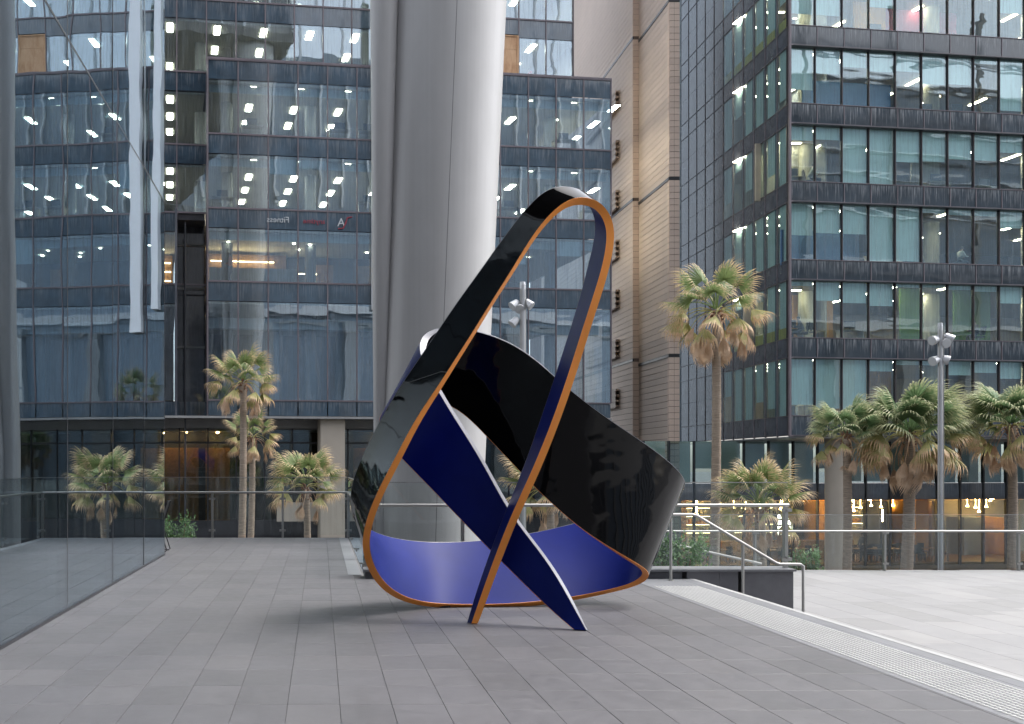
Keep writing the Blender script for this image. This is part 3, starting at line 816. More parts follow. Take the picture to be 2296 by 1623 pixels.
def add_courses(x0, x1, y0, y1, zmin, zmax, joints_, m):
    bounds = [zmin] + joints_ + [zmax]
    for a, b in zip(bounds[:-1], bounds[1:]):
        a2 = a + (.09 if a in joints_ else 0); b2 = b - (.09 if b in joints_ else 0)
        n = max(1, round((b2 - a2) / HC)); h = (b2 - a2) / n
        for i in range(n): planks.append((x0, x1, y0, y1, a2 + i * h + .012, a2 + (i + 1) * h - .012, m))
add_courses(18.90, 18.935, 58.3, 63.58, 1.0, 30, [7.55, 17.15, 26.8], M['terra'])
add_courses(18.55, 18.585, 63.62, 90, 1.0, 42, [7.85, 17.4, 27.0], M['terra'])
add_courses(18.885, 19.45, 58.0, 58.29, -4, 28.5, [-2.0, 7.55, 17.15, 26.8], M['terra2'])
add_courses(18.545, 18.93, 63.60, 63.64, .9, 31, [7.85, 17.4, 27.0], M['terra2'])
fld = MB()
planks.sort(key=lambda p: p[2])
for i, p in enumerate(planks):
    x0, x1, y0, y1, z0, z1, m = p
    if i < 290:
        mb = MB(); mb.box(x0, x1, y0, y1, z0, z1); part('terracotta_plank', mb, m, Cb)
    else: fld.box(x0, x1, y0, y1, z0, z1)
part('terracotta_plank_field', fld, M['terra'], Cb, kind='stuff')
for (x0, x1, y0, y1, zz) in ((18.87, 18.94, 58.0, 63.6, 0), (18.87, 19.45, 57.985, 58.1, 0)):
    for z in (7.55, 17.15, 26.8):
        mb = MB(); mb.box(x0, x1, y0, y1, z - .08, z + .08); part('recessed_joint', mb, M['black_metal'], Cb)
for z in (7.85, 17.4, 27.0):
    mb = MB(); mb.box(18.53, 18.60, 63.585, 90, z - .08, z + .08); part('recessed_joint', mb, M['black_metal'], Cb)
# vertical tile joints on the quoins
for x in (19.16,):
    mb = MB(); mb.box(x - .006, x + .006, 57.995, 58.0, -4, 27); part('tile_joint', mb, M['terra_back'], Cb)
# louvred grilles along the rear face
for k in range(9):
    zc = 24.3 - 3.09 * k
    yl = 74 if k < 2 else 74
    lv = MB()
    for q in range(4):
        zz = zc - .55 + q * .33
        mb = MB(); mb.box(18.30, 18.545, 66.4, yl, zz, zz + .12); part('louvre_slat', mb, M['louvre'], Cb)
    mb = MB(); mb.box(18.33, 18.40, 66.6, yl, zc - .6, zc + .55); part('louvre_rail', mb, M['louvre'], Cb)

# ================================================================== OFFICE D (right)
DX, DY = 22.8, 52.0
fd = frame(DX, DY, YA)                     # front face
fl = frame(DX, DY, math.pi / 2)            # left face: a goes away from camera, b goes to -X ; use negative b for inside
Dr = thing('office_building', (40, 58, -4), 'dark glass office block at the right, with roller blinds and stained spandrels', 'building')
PD = 1.43; ND = 19
fli = lambda a, b, z: (DX + b, DY + a, z)  # left face: a away from the camera, b inwards
FLN = 8
REC = .20
blinds = {5: [.75, .75, 0, .55, .1, .0, .0, .0], 4: [.72, .42, .28, .33, .30, .50, .48, .08], 3: [.25, .22, 1, 1, .55, .52, .46, .46],
          2: [.55, .5, .5, .97, .95, .08, .1, .1], 1: [.08, .33, .36, .40, .06, .05, .08, .1], 0: [.8, .86, .97, .2, .08, .08, .25, .2]}
for k in range(FLN):
    zb, zt = 3.05 + 3.8 * k, 4.0 + 3.8 * k; zw = zb + 3.8
    for c in range(ND):
        pane(Dr, fd, 'spandrel_pane', c * PD, (c + 1) * PD, 0, zb, zt, M['spanD'], .1, .018)
        pane(Dr, fd, 'window_pane', c * PD, (c + 1) * PD, REC, zt, zw, M['glassD'], .1, .03)
        bl = blinds.get(k, [])
        f = bl[c] if c < len(bl) else random.choice((0, .3, .5, .9))
        if f > 0:
            mb = MB(); a0 = c * PD + .05; mb.fbox(fd, a0, a0 + PD - .10, REC + .10, REC + .108, zw - .02 - f * (zw - zt - .04), zw - .02)
            mb.fbox(fd, a0, a0 + PD - .1, REC + .09, REC + .12, zw - .04 - f * (zw - zt - .04), zw - .015 - f * (zw - zt - .04)); part('roller_blind', mb, M['blind'], Dr)
    for c in range(ND + 1):
        mb = MB(); mb.fbox(fd, c * PD - .018, c * PD + .018, -.03, .02, zb, zt); part('spandrel_mullion', mb, M['mull_b'], Dr)
        mb = MB(); mb.fbox(fd, c * PD - .045, c * PD + .045, REC - .02, REC + .06, zt, zw); part('window_mullion', mb, M['alu_dark'], Dr)
        mb = MB(); mb.fbox(fd, c * PD - .012, c * PD + .012, REC - .09, REC - .02, zt, zw - .02); part('fin', mb, M['mull'], Dr)
    mb = MB(); mb.fbox(fd, 0, ND * PD, -.04, REC + .05, zt + .0, zt + .03); part('sill', mb, M['mull_b'], Dr)
    mb = MB(); mb.fbox(fd, .15, ND * PD, -.06, REC + .12, zb - .05, zb - .004); part('head_soffit', mb, M['alu_dark'], Dr)
    mb = MB(); mb.fbox(fd, .0, ND * PD, -.05, -.022, zb - .05, zb + .02); part('drip_edge', mb, M['mull_b'], Dr)
    mb = MB(); mb.fbox(fd, 0.02, ND * PD, .05, .30, zb, zt - .01); part('spandrel_backing', mb, M['wall_dark'], Dr)
    # left face
    for c in range(12):
        a0, a1 = c * PD, (c + 1) * PD
        pane(Dr, lambda a, b, z: (DX + b, DY + a, z), 'spandrel_pane', a0, a1, 0, zb, zt, M['panelD'], .1, .015)
        if c < 6:
            pane(Dr, lambda a, b, z: (DX + b, DY + a, z), 'window_pane', a0, a1, 0, zt, zw, M['glassD'], .1, .03)
            f = random.choice((.2, .5, .7, 1, 1, .85, 1)); 
            if f:
                mb = MB(); mb.fbox(fli, a0 + .26, a1 - .26 + .2, .09, .10, zw - f * 2.82, zw - .02); part('roller_blind', mb, M['blind'], Dr)
            mb = MB(); mb.fbox(fli, a0 + .02, a0 + .40, .05, .085, zt, zw); part('inner_panel', mb, M['panelD'], Dr)
            if k in (1, 5):
                mb = MB(); mb.fbox(fli, a0 + .41, a1 - .02, .055, .08, zt, zt + .55); part('yellow_panel', mb, M['yellow'], Dr)
        else:
            pane(Dr, lambda a, b, z: (DX + b, DY + a, z), 'cladding_panel', a0, a1, 0, zt, zt + 1.45, M['panelD'], .15, .012)
            pane(Dr, lambda a, b, z: (DX + b, DY + a, z), 'cladding_panel', a0, a1, 0, zt + 1.45, zw, M['panelD'], .15, .012)
    mb = MB(); mb.fbox(fli, 0, 12 * PD, -.03, .04, zt - .02, zt + .02); part('transom', mb, M['mull'], Dr)
    mb = MB(); mb.fbox(fli, 0, 12 * PD, -.03, .04, zb - .02, zb + .015); part('transom', mb, M['mull'], Dr)
    mb = MB(); mb.fbox(fli, 6 * PD, 12 * PD, .05, .1, zb, zw); part('panel_backing', mb, M['wall_dark'], Dr)
for c in range(13):
    mb = MB(); mb.fbox(fli, c * PD - .022, c * PD + .022, -.035, .05, 3.0, 33.4); part('mullion', mb, M['mull_b'], Dr)
mb = MB(); mb.fbox(fd, -.06, .04, -.06, .06, 3.0, 33.4); part('corner_post', mb, M['mull_b'], Dr)
# interior of D: polygon slabs (front face frame), partitions, lights
def dbox(mb, a0, a1, b0, b1, z0, z1):
    k_ = .146
    P = [(a0 + k_ * b0, b0), (a1, b0), (a1, b1), (a0 + k_ * b1, b1)]
    mb.hexa([fd(a, b, z0) for a, b in P] + [fd(a, b, z1) for a, b in P])
rooms = {5: [('orange_wall', 5.6, 7.4, 3.0), ('red_wall', 7.6, 12, 3.6)], 4: [('blue_panel', 1.5, 6.3, 1.1)], 3: [('wall_cream', .2, 2.9, 3.2), ('wall_cream', 8.6, 10.2, 2.6)],
         2: [('blue_panel', 0.1, 4.3, .7)], 1: [('wall_cream', .3, 2.6, 4.5), ('orange_wall', 2.9, 5.2, 4.2), ('green_wall', 7.2, 8.5, 1.6), ('green_wall', 10.4, 12.5, 1.8)], 0: [('orange_wall', 5.6, 9.2, 5.0)]}
for k in range(FLN):
    zf, zc = 4.0 + 3.8 * k - .10, 3.8 * k + 6.86
    x1 = 30
    mb = MB(); dbox(mb, .35, x1, REC + .15, 11, zf - .4, zf); part('floor_slab', mb, M['carpet'], Dr)
    mb = MB(); dbox(mb, .35, x1, REC + .15, 11, zc, zc + .08); part('ceiling', mb, M['ceil_wood'], Dr)
    mb = MB(); mb.fbox(fd, 2.2, x1, 11, 11.1, zf, zc); part('back_wall', mb, M['wall_tan'] if k in (1, 0) else M['wall_grey'] if k % 2 else M['wall_dark'], Dr)
    for c in range(8):
        for r in range(3):
            if random.random() < .58:
                a = .9 + c * 2.86; b = 1.35 + r * 2.4
                mb = MB(); mb.fbox(fd, a - .09, a + .09, b - .6, b + .6, zc - .035, zc - .004); part('strip_light', mb, M['lightD'], Dr)
    for a in (3.0, 10.2, 16):
        mb = MB(); mb.tube([fd(a, 3.4, zf), fd(a, 3.4, zc)], .38, 20); part('interior_column', mb, M['wall_cream'], Dr, True)
    for (mn, a0, a1, b) in rooms.get(k, ()):
        h = zc if mn not in ('blue_panel',) else zf + 1.75
        mb = MB(); mb.fbox(fd, a0, a1, b + REC, b + REC + .1, zf, h - .001); part('partition', mb, M[mn], Dr)
    for c in range(8):
        if random.random() < .55:
            a = c * PD * 1.1 + .5; b = random.uniform(1.0, 2.2)
            if any(r[1] - 1.3 < a < r[2] and r[3] < b + .8 for r in rooms.get(k, ())): continue
            mb = MB(); mb.fbox(fd, a, a + 1.25, b, b + .65, zf + .70, zf + .74)
            for q in (.04, 1.16): mb.fbox(fd, a + q, a + q + .05, b + .05, b + .6, zf, zf + .70)
            part('desk', mb, M['desk'], Dr)
            mb = MB(); mb.fbox(fd, a + .3, a + .9, b + .3, b + .33, zf + .84, zf + 1.2); mb.fbox(fd, a + .57, a + .63, b + .3, b + .36, zf + .74, zf + .84); part('monitor', mb, M['black_metal'], Dr)
mb = MB(); mb.fbox(fli, 3.2, 9.3, 3.2, 3.3, 3.9, 30); part('left_core_wall', mb, M['wall_grey'], Dr)
for k in range(FLN):
    zc = 3.8 * k + 6.84
    for r in range(4):
        mb = MB(); mb.fbox(fli, 1.2 + 2 * r, 1.35 + 2 * r, .8, 2.0, zc - .03, zc); part('strip_light', mb, M['lightD'], Dr)
    mb = MB(); mb.fbox(fli, .5, 9.0, .12, 3.0, zc, zc + .1); part('ceiling', mb, M['ceil_wood'], Dr)
    mb = MB(); mb.fbox(fli, .5, 9.0, .12, 3.0, zc - 3.2, zc - 3.1); part('floor_slab', mb, M['carpet'], Dr)
# soffit, street columns and shopfront
mb = MB(); dbox(mb, 0, 30, .02, 13, 2.93, 3.0); part('soffit', mb, M['fascia'], Dr)
mb = MB(); mb.fbox(fli, 0.0, 17.2, 0.0, .3, 2.9, 2.925); part('soffit_edge', mb, M['alu_dark'], Dr)
for a in (2.6 + .6, 14.5, 24):
    mb = MB(); mb.tube([fd(a, 1.0, -4), fd(a, 1.0, 2.93)], .60, 40); part('street_column', mb, M['beige'], Dr, True)
GD = 6.4
for c in range(-3, 17):
    a0, a1 = c * 1.45 - .2, (c + 1) * 1.45 - .2
    pane(Dr, fd, 'shop_pane', a0, a1, GD, -4, -.35, M['glassG'], .08, .03)
    pane(Dr, fd, 'street_pane', a0, a1, GD, .62, 2.93, M['glassG'], .08, .03)
    mb = MB(); mb.fbox(fd, a0 - .04, a0 + .04, GD - .1, GD + .08, -4, 2.92); part('street_mullion', mb, M['alu_dark'], Dr)
    if random.random() < .95:
        mb = MB(); mb.fbox(fd, a0 + .08, a1 - .08, GD + .25, GD + .26, .62 + random.choice((0, 0, .1, .8)), 2.9); part('roller_blind', mb, M['blind'], Dr)
mb = MB(); mb.fbox(fd, -4.5, 25, GD - .04, GD + .2, -.32, .6); part('shop_fascia', mb, M['panelD'], Dr)
mb = MB(); mb.fbox(fd, -4.5, 25, GD + .3, GD + 7, .3, .4); part('shop_ceiling', mb, M['wall_dark'], Dr)
mb = MB(); mb.fbox(fd, -4.5, 30, GD + 7, GD + 7.1, -4, .4); part('shop_back_wall', mb, M['wall_cream'], Dr)
mb = MB(); mb.fbox(fd, -4.5, 25, GD + .3, GD + 7, -4, -3.9); part('shop_floor', mb, M['wood'], Dr)
mb = MB(); mb.fbox(fd, .5, 10, GD + 3.2, GD + 3.9, -3.9, -2.8); part('counter', mb, M['wood'], Dr)
for s in range(5):
    mb = MB(); mb.fbox(fd, .2, 12.8, GD + 6.37, GD + 6.39, -2.52 + .5 * s, -2.50 + .5 * s); part('added_shelf_glow', mb, M['warm_strip'], Dr)  # glowing strips added to bring warm light into the shop
    z = -2.5 + .5 * s; mb = MB(); mb.fbox(fd, 0, 13, GD + 6.4, GD + 6.9, z, z + .05); part('shelf', mb, M['wood'], Dr)
    mb = MB()
    for q in range(90):
        a = random.uniform(0.1, 12.9); h = random.uniform(.12, .34); mb.fbox(fd, a, a + random.uniform(.06, .2), GD + 6.45, GD + 6.7, z + .05, z + .05 + h)
    part('shelf_goods', mb, M[random.choice(('orange_wall', 'wall_cream', 'desk', 'red_wall', 'shirt_white'))], Dr, kind='stuff')
for k in range(12):
    a = -2 + k * 2.0 + random.uniform(0, .8); mb = MB(); mb.fbox(fd, a, a + random.uniform(.5, 1.3), GD + random.uniform(3.5, 6), GD + 6.2, -3.9, random.choice((-1.6, -.6, .28))); part('shop_partition', mb, M[random.choice(('wood', 'wall_dark', 'orange_wall', 'wall_grey', 'wall_tan'))], Dr)
for k in range(44):
    a = random.uniform(-1, 22); b = GD + random.uniform(.8, 6); z = random.uniform(-1.2, -.1)
    if random.random() < .15:
        mb = MB(); mb.tube([fd(a, b, z - .7), fd(a, b, z)], .035, 8); part('tube_light', mb, M['warm'], Dr)
    else:
        mb = MB(); mb.tube([fd(a, b, z - .12), fd(a, b, z)], [.09, .03], 8); mb.tube([fd(a, b, z), fd(a, b, .3)], .008, 4); part('pendant_light', mb, M['warm'], Dr)
for k in range(14):
    a = random.uniform(-1, 14); b = GD + random.uniform(.6, 2.6)
    mb = MB(); mb.fbox(fd, a, a + .8, b, b + .7, -3.18, -3.14); mb.fbox(fd, a + .37, a + .43, b + .3, b + .36, -3.9, -3.18); part('cafe_table', mb, M['wood'], Dr)
    for q in (-.5, .9):
        mb = MB(); mb.fbox(fd, a + q, a + q + .4, b + .1, b + .5, -3.48, -3.44); mb.fbox(fd, a + q, a + q + .4, b + .48, b + .51, -3.44, -3.0)
        for (u, v) in ((0, .1), (.36, .1), (0, .46), (.36, .46)): mb.fbox(fd, a + q + u, a + q + u + .035, b + v, b + v + .035, -3.9, -3.48)
        part('cafe_chair', mb, M['black_metal'], Dr)
# neon menu sign (pale strokes)
mb = MB()
for r in range(4):
    for q in range(3): mb.fbox(fd, 3.6 + q * .28, 3.6 + q * .28 + .16, GD + .5, GD + .53, -1.35 - r * .32, -1.15 - r * .32)
part('lit_menu_board', mb, M['lightB'], Dr)
# brown tiled return wall next to the terracotta tower and dark glazed link
link_ = thing('brown_tiled_wall', (20, 66, -4), 'brown tiled wall at street level between the beige tower and the dark office block', 'wall')
for i in range(21):
    mb = MB(); z = -4 + i * .335; mb.box(19.5, 21.2, 64.0, 64.2, z + .006, z + .329); part('tile_course', mb, M['terra_brown'], link_)
mb = MB(); mb.box(19.5, 21.2, 64.1, 64.4, -4, 2.95); part('core', mb, M['terra_back'], link_)

# ================================================================== SCULPTURE
ST = [  # orange edge x, y, depth | pale edge x, y, depth
(1064,1399,10.80, 1054,1397,10.86),(1094,1314,10.72, 1081,1312,10.86),(1124,1233,10.62, 1110,1231,10.83),(1159,1146,10.50, 1144,1141,10.77),
(1205,1049,10.42, 1184,1046,10.74),(1262,904,10.34, 1234,901,10.72),(1309,755,10.28, 1283,751,10.70),(1340,660,10.24, 1312,655,10.69),
(1358,600,10.22, 1327,593,10.68),(1370,536,10.21, 1343,527,10.68),(1364,492,10.20, 1341,479,10.68),(1340,459,10.20, 1319,443,10.68),
(1305,449.5,10.20, 1285,428,10.69),(1277,455,10.20, 1254,425,10.70),(1250,471,10.20, 1221,434,10.72),(1213.6,508,10.20, 1183,470,10.75),
(1178,561,10.20, 1134,532,10.78),(1137,628,10.20, 1079,610,10.82),(1100,685,10.22, 1033,672,10.86),(1061.5,748.5,10.25, 987,740,10.91),
(1020,814,10.28, 943,807,10.96),(983,873,10.33, 905,863,11.03),(935,945,10.40, 866,930,11.14),(895,1025,10.50, 830,1000,11.30),(863,1084.5,10.60, 803,1062,11.46),
(838,1140,10.71, 792,1112,11.62),(824,1188,10.82, 796,1150,11.80),(820,1228,10.94, 808,1178,11.98),(831,1270,11.10, 832,1196,12.16),
(853,1307,11.32, 868,1208,12.32),(888,1335,11.58, 908,1215,12.48),(932,1351,11.84, 950,1219,12.62),(991,1358.5,12.03, 1005,1220.5,12.74),(1090,1360,12.06, 1085,1217,12.85),
(1178,1356,12.10, 1178,1203,12.92),(1275,1344,12.22, 1285,1179,12.96),(1355,1328,12.30, 1378,1152,12.92),(1412,1314,12.27, 1455,1125,12.80),(1441,1299,12.14, 1513,1104,12.60),
(1449,1286,11.98, 1533,1084,12.36),(1438,1272,11.84, 1515,1053,12.12),(1408,1254,11.75, 1468,1014,11.96),(1355,1221,11.74, 1420,979,11.78),(1293,1178,11.78, 1366,942,11.72),
(1236,1127,11.84, 1306,897,11.72),(1192,1084,11.90, 1253,853,11.74),(1150,1038,11.96, 1207,811,11.78),(1090,975,12.06, 1150,771,11.84),(1035,920,12.15, 1083,745,11.90),
(975,895,12.20, 1018,734,11.94),(900,903,12.12, 968,742,11.86),(857,930,11.90, 944,774,11.64),(858,972,11.64, 957,824,11.34),(894,1016,11.48, 985,874,11.16),
(947,1070,11.34, 1024,940,11.04),(1003,1128,11.22, 1081,1028,10.96),(1075,1204,11.06, 1140,1141,10.86),(1134,1264,10.90, 1196,1215,10.74),(1213,1343,10.66, 1254,1293,10.55),(1288,1412,10.40, 1316,1414,10.35)]
DZ = [.07,.15,.22,.28,.32,.35,.37,.38,.38,.36,.33,.28,.22,.17,.14,.12,.12,.12,.13,.16,.20,.27,.37,.50,.64,.80,.94,1.03]
ST = [st[:5] + (st[2] + DZ[i],) if i < len(DZ) else st for i, st in enumerate(ST)]
def catmull(P, sub):
    out = []
    for i in range(len(P) - 1):
        p0, p1, p2, p3 = P[max(i - 1, 0)], P[i], P[i + 1], P[min(i + 2, len(P) - 1)]
        for k in range(sub):
            t = k / sub; out.append(.5 * ((2 * p1) + (p2 - p0) * t + (2 * p0 - 5 * p1 + 4 * p2 - p3) * t * t + (-p0 + 3 * p1 - 3 * p2 + p3) * t ** 3))
    out.append(P[-1].copy()); return out
SUB = 8
EP = catmull([U(a, b, c) for a, b, c, *_ in ST], SUB); EQ = catmull([U(*s[3:]) for s in ST], SUB)
for it in range(26):
    for E in (EP, EQ):
        n = [E[0]] + [(E[i - 1] + E[i] * 2 + E[i + 1]) / 4 for i in range(1, len(E) - 1)] + [E[-1]]
        E[:] = n
TH = .072; NA = 6
nrm = []
for i in range(len(EP)):
    a, b = max(0, i - 1), min(len(EP) - 1, i + 1)
    tg = ((EP[b] - EP[a]) + (EQ[b] - EQ[a])); wv = EQ[i] - EP[i]
    nrm.append(tg.cross(wv).normalized())
for it in range(8): nrm = [nrm[0]] + [((nrm[i - 1] + nrm[i] * 2 + nrm[i + 1]).normalized()) for i in range(1, len(nrm) - 1)] + [nrm[-1]]
k = 43 * SUB
flip = 1 if nrm[k].y < 0 else -1        # black side faces the camera on the broad rear band
scu = thing('ribbon_sculpture', (1.9, 11.2, 0), 'tall twisting ribbon sculpture, gloss black outside and ultramarine inside with orange and pale edges', 'sculpture')
def strip(side, extra=0):
    mb = MB()
    for i in range(len(EP)):
        for j in range(NA + 1):
            t = j / NA; p = EP[i].lerp(EQ[i], t) + nrm[i] * flip * side * (TH / 2 + extra); mb.v.append((p.x, p.y, max(p.z, .002)))
    W = NA + 1
    for i in range(len(EP) - 1):
        for j in range(NA):
            q = (i * W + j, i * W + j + 1, (i + 1) * W + j + 1, (i + 1) * W + j); mb.f.append(q if side * flip < 0 else q[::-1]); mb.mi.append(0)
    return mb
part('outer_face', strip(1), M['black'], scu, True); part('inner_face', strip(-1), M['blue'], scu, True)
def rim(E, O):
    mb = MB(); n = len(E)
    for i in range(n):
        outw = (E[i] - O[i]).normalized() * .0015
        for s in (-1, 1):
            p = E[i] + outw + nrm[i] * s * (TH / 2 + .0008); mb.v.append((p.x, p.y, max(p.z, .002)))
        for s in (1, -1):
            p = E[i] - outw * 2 + nrm[i] * s * (TH / 2 + .0008); mb.v.append((p.x, p.y, max(p.z, .002)))
    for i in range(n - 1):
        for j in range(4): mb.f.append((i * 4 + j, i * 4 + (j + 1) % 4, i * 4 + 4 + (j + 1) % 4, i * 4 + 4 + j)); mb.mi.append(0)
    return mb
part('orange_edge', rim(EP, EQ), M['orange'], scu); part('pale_edge', rim(EQ, EP), M['white'], scu)
for i in (0, -1):
    mb = MB(); a, b, n_ = EP[i], EQ[i], nrm[i] * TH / 2
    mb.quad(a - n_, b - n_, b + n_, a + n_); part('end_cap', mb, M['black_metal'], scu)
i = int(20.7 * SUB); mb = MB()
sm_ = lambda t, s: EP[i + int(round((t - .5) * 5))].lerp(EQ[i + int(round((t - .5) * 5))], t) + nrm[i] * flip * (TH / 2 + .0015) + (EP[i + 1] - EP[i]).normalized() * s * .004
for q in range(6): mb.quad(sm_(q / 6, -1), sm_(q / 6, 1), sm_((q + 1) / 6, 1), sm_((q + 1) / 6, -1))
part('panel_seam', mb, M['seam'], scu)
mb = MB(); p = U(997, 1360, 12.05); mb.box(p.x - .06, p.x + .06, p.y - .04, p.y + .06, 0, .02); part('support_pad', mb, M['black_metal'], scu)

# ================================================================== PALMS
def fan_mesh(name, petiole, blade, nseg, spread, droop, fold, width, seed, tipdroop=1.0):
    """leaf grows along +X from the origin, petiole then a fan of narrow segments"""
    rnd = random.Random(seed); mb = MB(); tips = []
    def addv(p, t): mb.v.append(tuple(p)); tips.append(t)
    # petiole arching
    pp = []
    for i in range(5):
        t = i / 4; pp.append(Vector((petiole * t, 0, .10 * math.sin(math.pi * t) * petiole - droop * .35 * t * t * petiole)))
    for i in range(4):
        a, b = pp[i], pp[i + 1]; w0 = .020 - .010 * i / 4; n = len(mb.v)
        for p in ((a.x, -w0, a.z), (a.x, w0, a.z), (b.x, w0, b.z), (b.x, -w0, b.z)): addv(p, .0)
        mb.f.append((n, n + 1, n + 2, n + 3)); mb.mi.append(0)
        n = len(mb.v)
        for p in ((a.x, 0, a.z - w0), (a.x, 0, a.z + w0), (b.x, 0, b.z + w0), (b.x, 0, b.z - w0)): addv(p, .0)
        mb.f.append((n, n + 1, n + 2, n + 3)); mb.mi.append(0)
    hub = pp[-1]
    for s in range(nseg):
        th = (s / (nseg - 1) - .5) * spread + rnd.uniform(-.03, .03)
        ln = blade * (1 - .28 * abs(th) / (spread / 2)) * rnd.uniform(.9, 1.06)
        # direction in the leaf plane
        d = Vector((math.cos(th), math.sin(th), 0)); lift = -abs(math.sin(th)) * fold
        side = Vector((-math.sin(th), math.cos(th), 0))
        prev = None; pos = hub.copy(); NS = 6
        ang = -droop * .5 + lift * .4
        for q in range(NS + 1):
            t = q / NS
            wv = width * (math.sin(min(1, t * 1.6 + .12) * math.pi / 2) if t < .6 else (1 - (t - .6) / .4) ** .8 * 1.0) * .5 + .0015
            if t > .72: wv *= .7
            twist = rnd.uniform(-.2, .2)
            sd = (side + Vector((0, 0, twist + .55 * (1 if s % 2 else -1) * (1 - t)))).normalized()
            cur = (pos - sd * wv, pos + sd * wv)
            if prev:
                n = len(mb.v); addv(prev[0], (q - 1) / NS); addv(prev[1], (q - 1) / NS); addv(cur[1], t); addv(cur[0], t)
                mb.f.append((n, n + 1, n + 2, n + 3)); mb.mi.append(0)
            prev = cur
            a2 = ang - droop * .35 * t - tipdroop * max(0, t - .5) * 2.6 * rnd.uniform(.7, 1.2)
            a2 = max(a2, -1.5)
            pos = pos + (d * math.cos(a2) + Vector((0, 0, 1)) * math.sin(a2)) * (ln / NS)
    me = mb.mesh(name); at = me.attributes.new('tip', 'FLOAT', 'POINT'); at.data.foreach_set('value', tips)
    return me
def variants(matname, tag_, args, n, seed0):
    out = []
    for i in range(n):
        me = fan_mesh('frond_' + tag_, *args, seed0 + i); me.materials.append(M[matname]); out.append(me)
    return out
#                      petiole blade nseg spread droop fold width
VG = variants('leaf', 'green', (1.0, .95, 30, R(230), .35, .6, .048), 3, 10)
VD = variants('leafd', 'dark', (.95, .88, 32, R(240), .40, .6, .052), 3, 20)
VY = variants('leafy', 'yellow', (1.0, .92, 28, R(215), .85, .9, .046), 3, 30)
VX = variants('dead', 'dead', (.95, .78, 22, R(110), 1.5, .4, .038), 3, 40)
def palm(x, ytop, Y, xb, tr, scale, ng, ny, nd, label, lush='leaf', upright=0, seed=0, bark_='bark', hang=0):
    rnd = random.Random(seed)
    top = U(x, ytop, Y); base = Vector(((xb - 719) * Y / F, Y, -4.0))
    root = thing('fan_palm', tuple(base), label, 'palm tree')
    mb = MB(); pts = []; rr = []
    H = top.z - base.z; NR = int(H * 9)
    for i in range(NR + 1):
        t = i / NR; p = base.lerp(top, t) + Vector((math.sin(t * 3.1) * .06, 0, 0))
        pts.append(p); rr.append(tr * (1.12 - .22 * t) * (1 + (.035 if i % 2 else -.02)) * (1.25 if t < .04 else 1))
    mb.tube(pts, rr, 14); part('trunk', mb, M[bark_], root, True)
    # boots: short stubs of old leaf bases under the crown
    mb = MB()
    for i in range(26):
        a = rnd.uniform(0, 6.28); z = top.z - rnd.uniform(-.05, .5); p = Vector((top.x + math.cos(a) * tr * .7, top.y + math.sin(a) * tr * .7, z))
        mb.bar(p, p + Vector((math.cos(a) * .12, math.sin(a) * .12, rnd.uniform(.05, .22))), .025, .012)
    part('leaf_base_stubs', mb, M['bark2'], root, kind='stuff')
    def put(me, az, el, s, dz=0):
        o = link('frond', me, root, (top - base) + Vector((math.cos(az) * tr * .4, math.sin(az) * tr * .4, dz)))
        o.rotation_mode = 'QUATERNION'
        q = Matrix.Rotation(az, 4, 'Z') @ Matrix.Rotation(-el, 4, 'Y') @ Matrix.Rotation(rnd.uniform(-.35, .35), 4, 'X')
        o.rotation_quaternion = q.to_quaternion(); o.scale = (s, s, s); return o
    V = VG if lush == 'leaf' else VD
    for i in range(ng):
        az = i * 2.39996 + rnd.uniform(-.2, .2); el = R(78 - 68 * (i / ng) ** .8 + upright + rnd.uniform(-8, 8)); put(rnd.choice(V), az, el, scale * rnd.uniform(.85, 1.08), .12)
    for i in range(ny):
        az = i * 2.39996 + 1 + rnd.uniform(-.3, .3); el = R(18 - 38 * i / max(1, ny) + upright * .5 + rnd.uniform(-8, 8)); put(rnd.choice(VY), az, el, scale * rnd.uniform(.85, 1.05), .02)
    for i in range(nd):
        az = i * 2.39996 + 2 + rnd.uniform(-.4, .4); el = R(rnd.uniform(-45, -5)); o = put(rnd.choice(VX), az, el, scale * rnd.uniform(.75, 1.0), -.06)
    if hang:
        for i in range(hang):
            az = rnd.uniform(0, 6.28); put(rnd.choice(VX), az, R(rnd.uniform(-80, -55)), scale * rnd.uniform(.7, .95), -.25)
    return root
palm(545, 858, 45, 538, .15, .98, 15, 9, 8, 'tall thin palm with a shaggy browning crown, left of the pair before the left office', seed=1)
palm(566, 980, 47, 556, .14, .80, 8, 8, 12, 'shorter, mostly dead crowned palm just right of the tall thin left palm', seed=2)
palm(686, 1092, 40, 686, .13, .95, 18, 8, 3, 'low bright green palm in front of the pale pier, behind the left balustrade', seed=3)
palm(899, 1090, 44, 899, .13, 1.05, 20, 8, 4, 'green palm hidden mostly behind the big column, its leaf tips showing at the left', seed=11)
palm(1606, 700, 36, 1597, .15, 1.12, 13, 12, 16, 'tallest palm, with hanging dead fronds, in front of the beige tower', seed=4, hang=3)
palm(1703, 1140, 33, 1700, .17, .92, 20, 12, 8, 'squat yellow green palm behind the stair handrail', upright=14, seed=5)
palm(1898, 978, 42, 1897, .16, .98, 24, 7, 5, 'dark green palm nearest the round street column, leftmost of the right row', 'leafd', seed=6, hang=2)
palm(2040, 975, 42, 2028, .21, 1.45, 38, 16, 12, 'biggest dark green palm, with a thick dead skirt, beside the lamp post', 'leafd', seed=7, hang=9)
palm(2268, 955, 42, 2267, .17, 1.28, 36, 10, 7, 'dark green palm cut by the right edge of the picture', 'leafd', seed=8, hang=3)
palm(1232, 1100, 34, 1233, .13, .95, 20, 10, 4, 'green palm glimpsed through the opening of the sculpture', upright=8, seed=9)

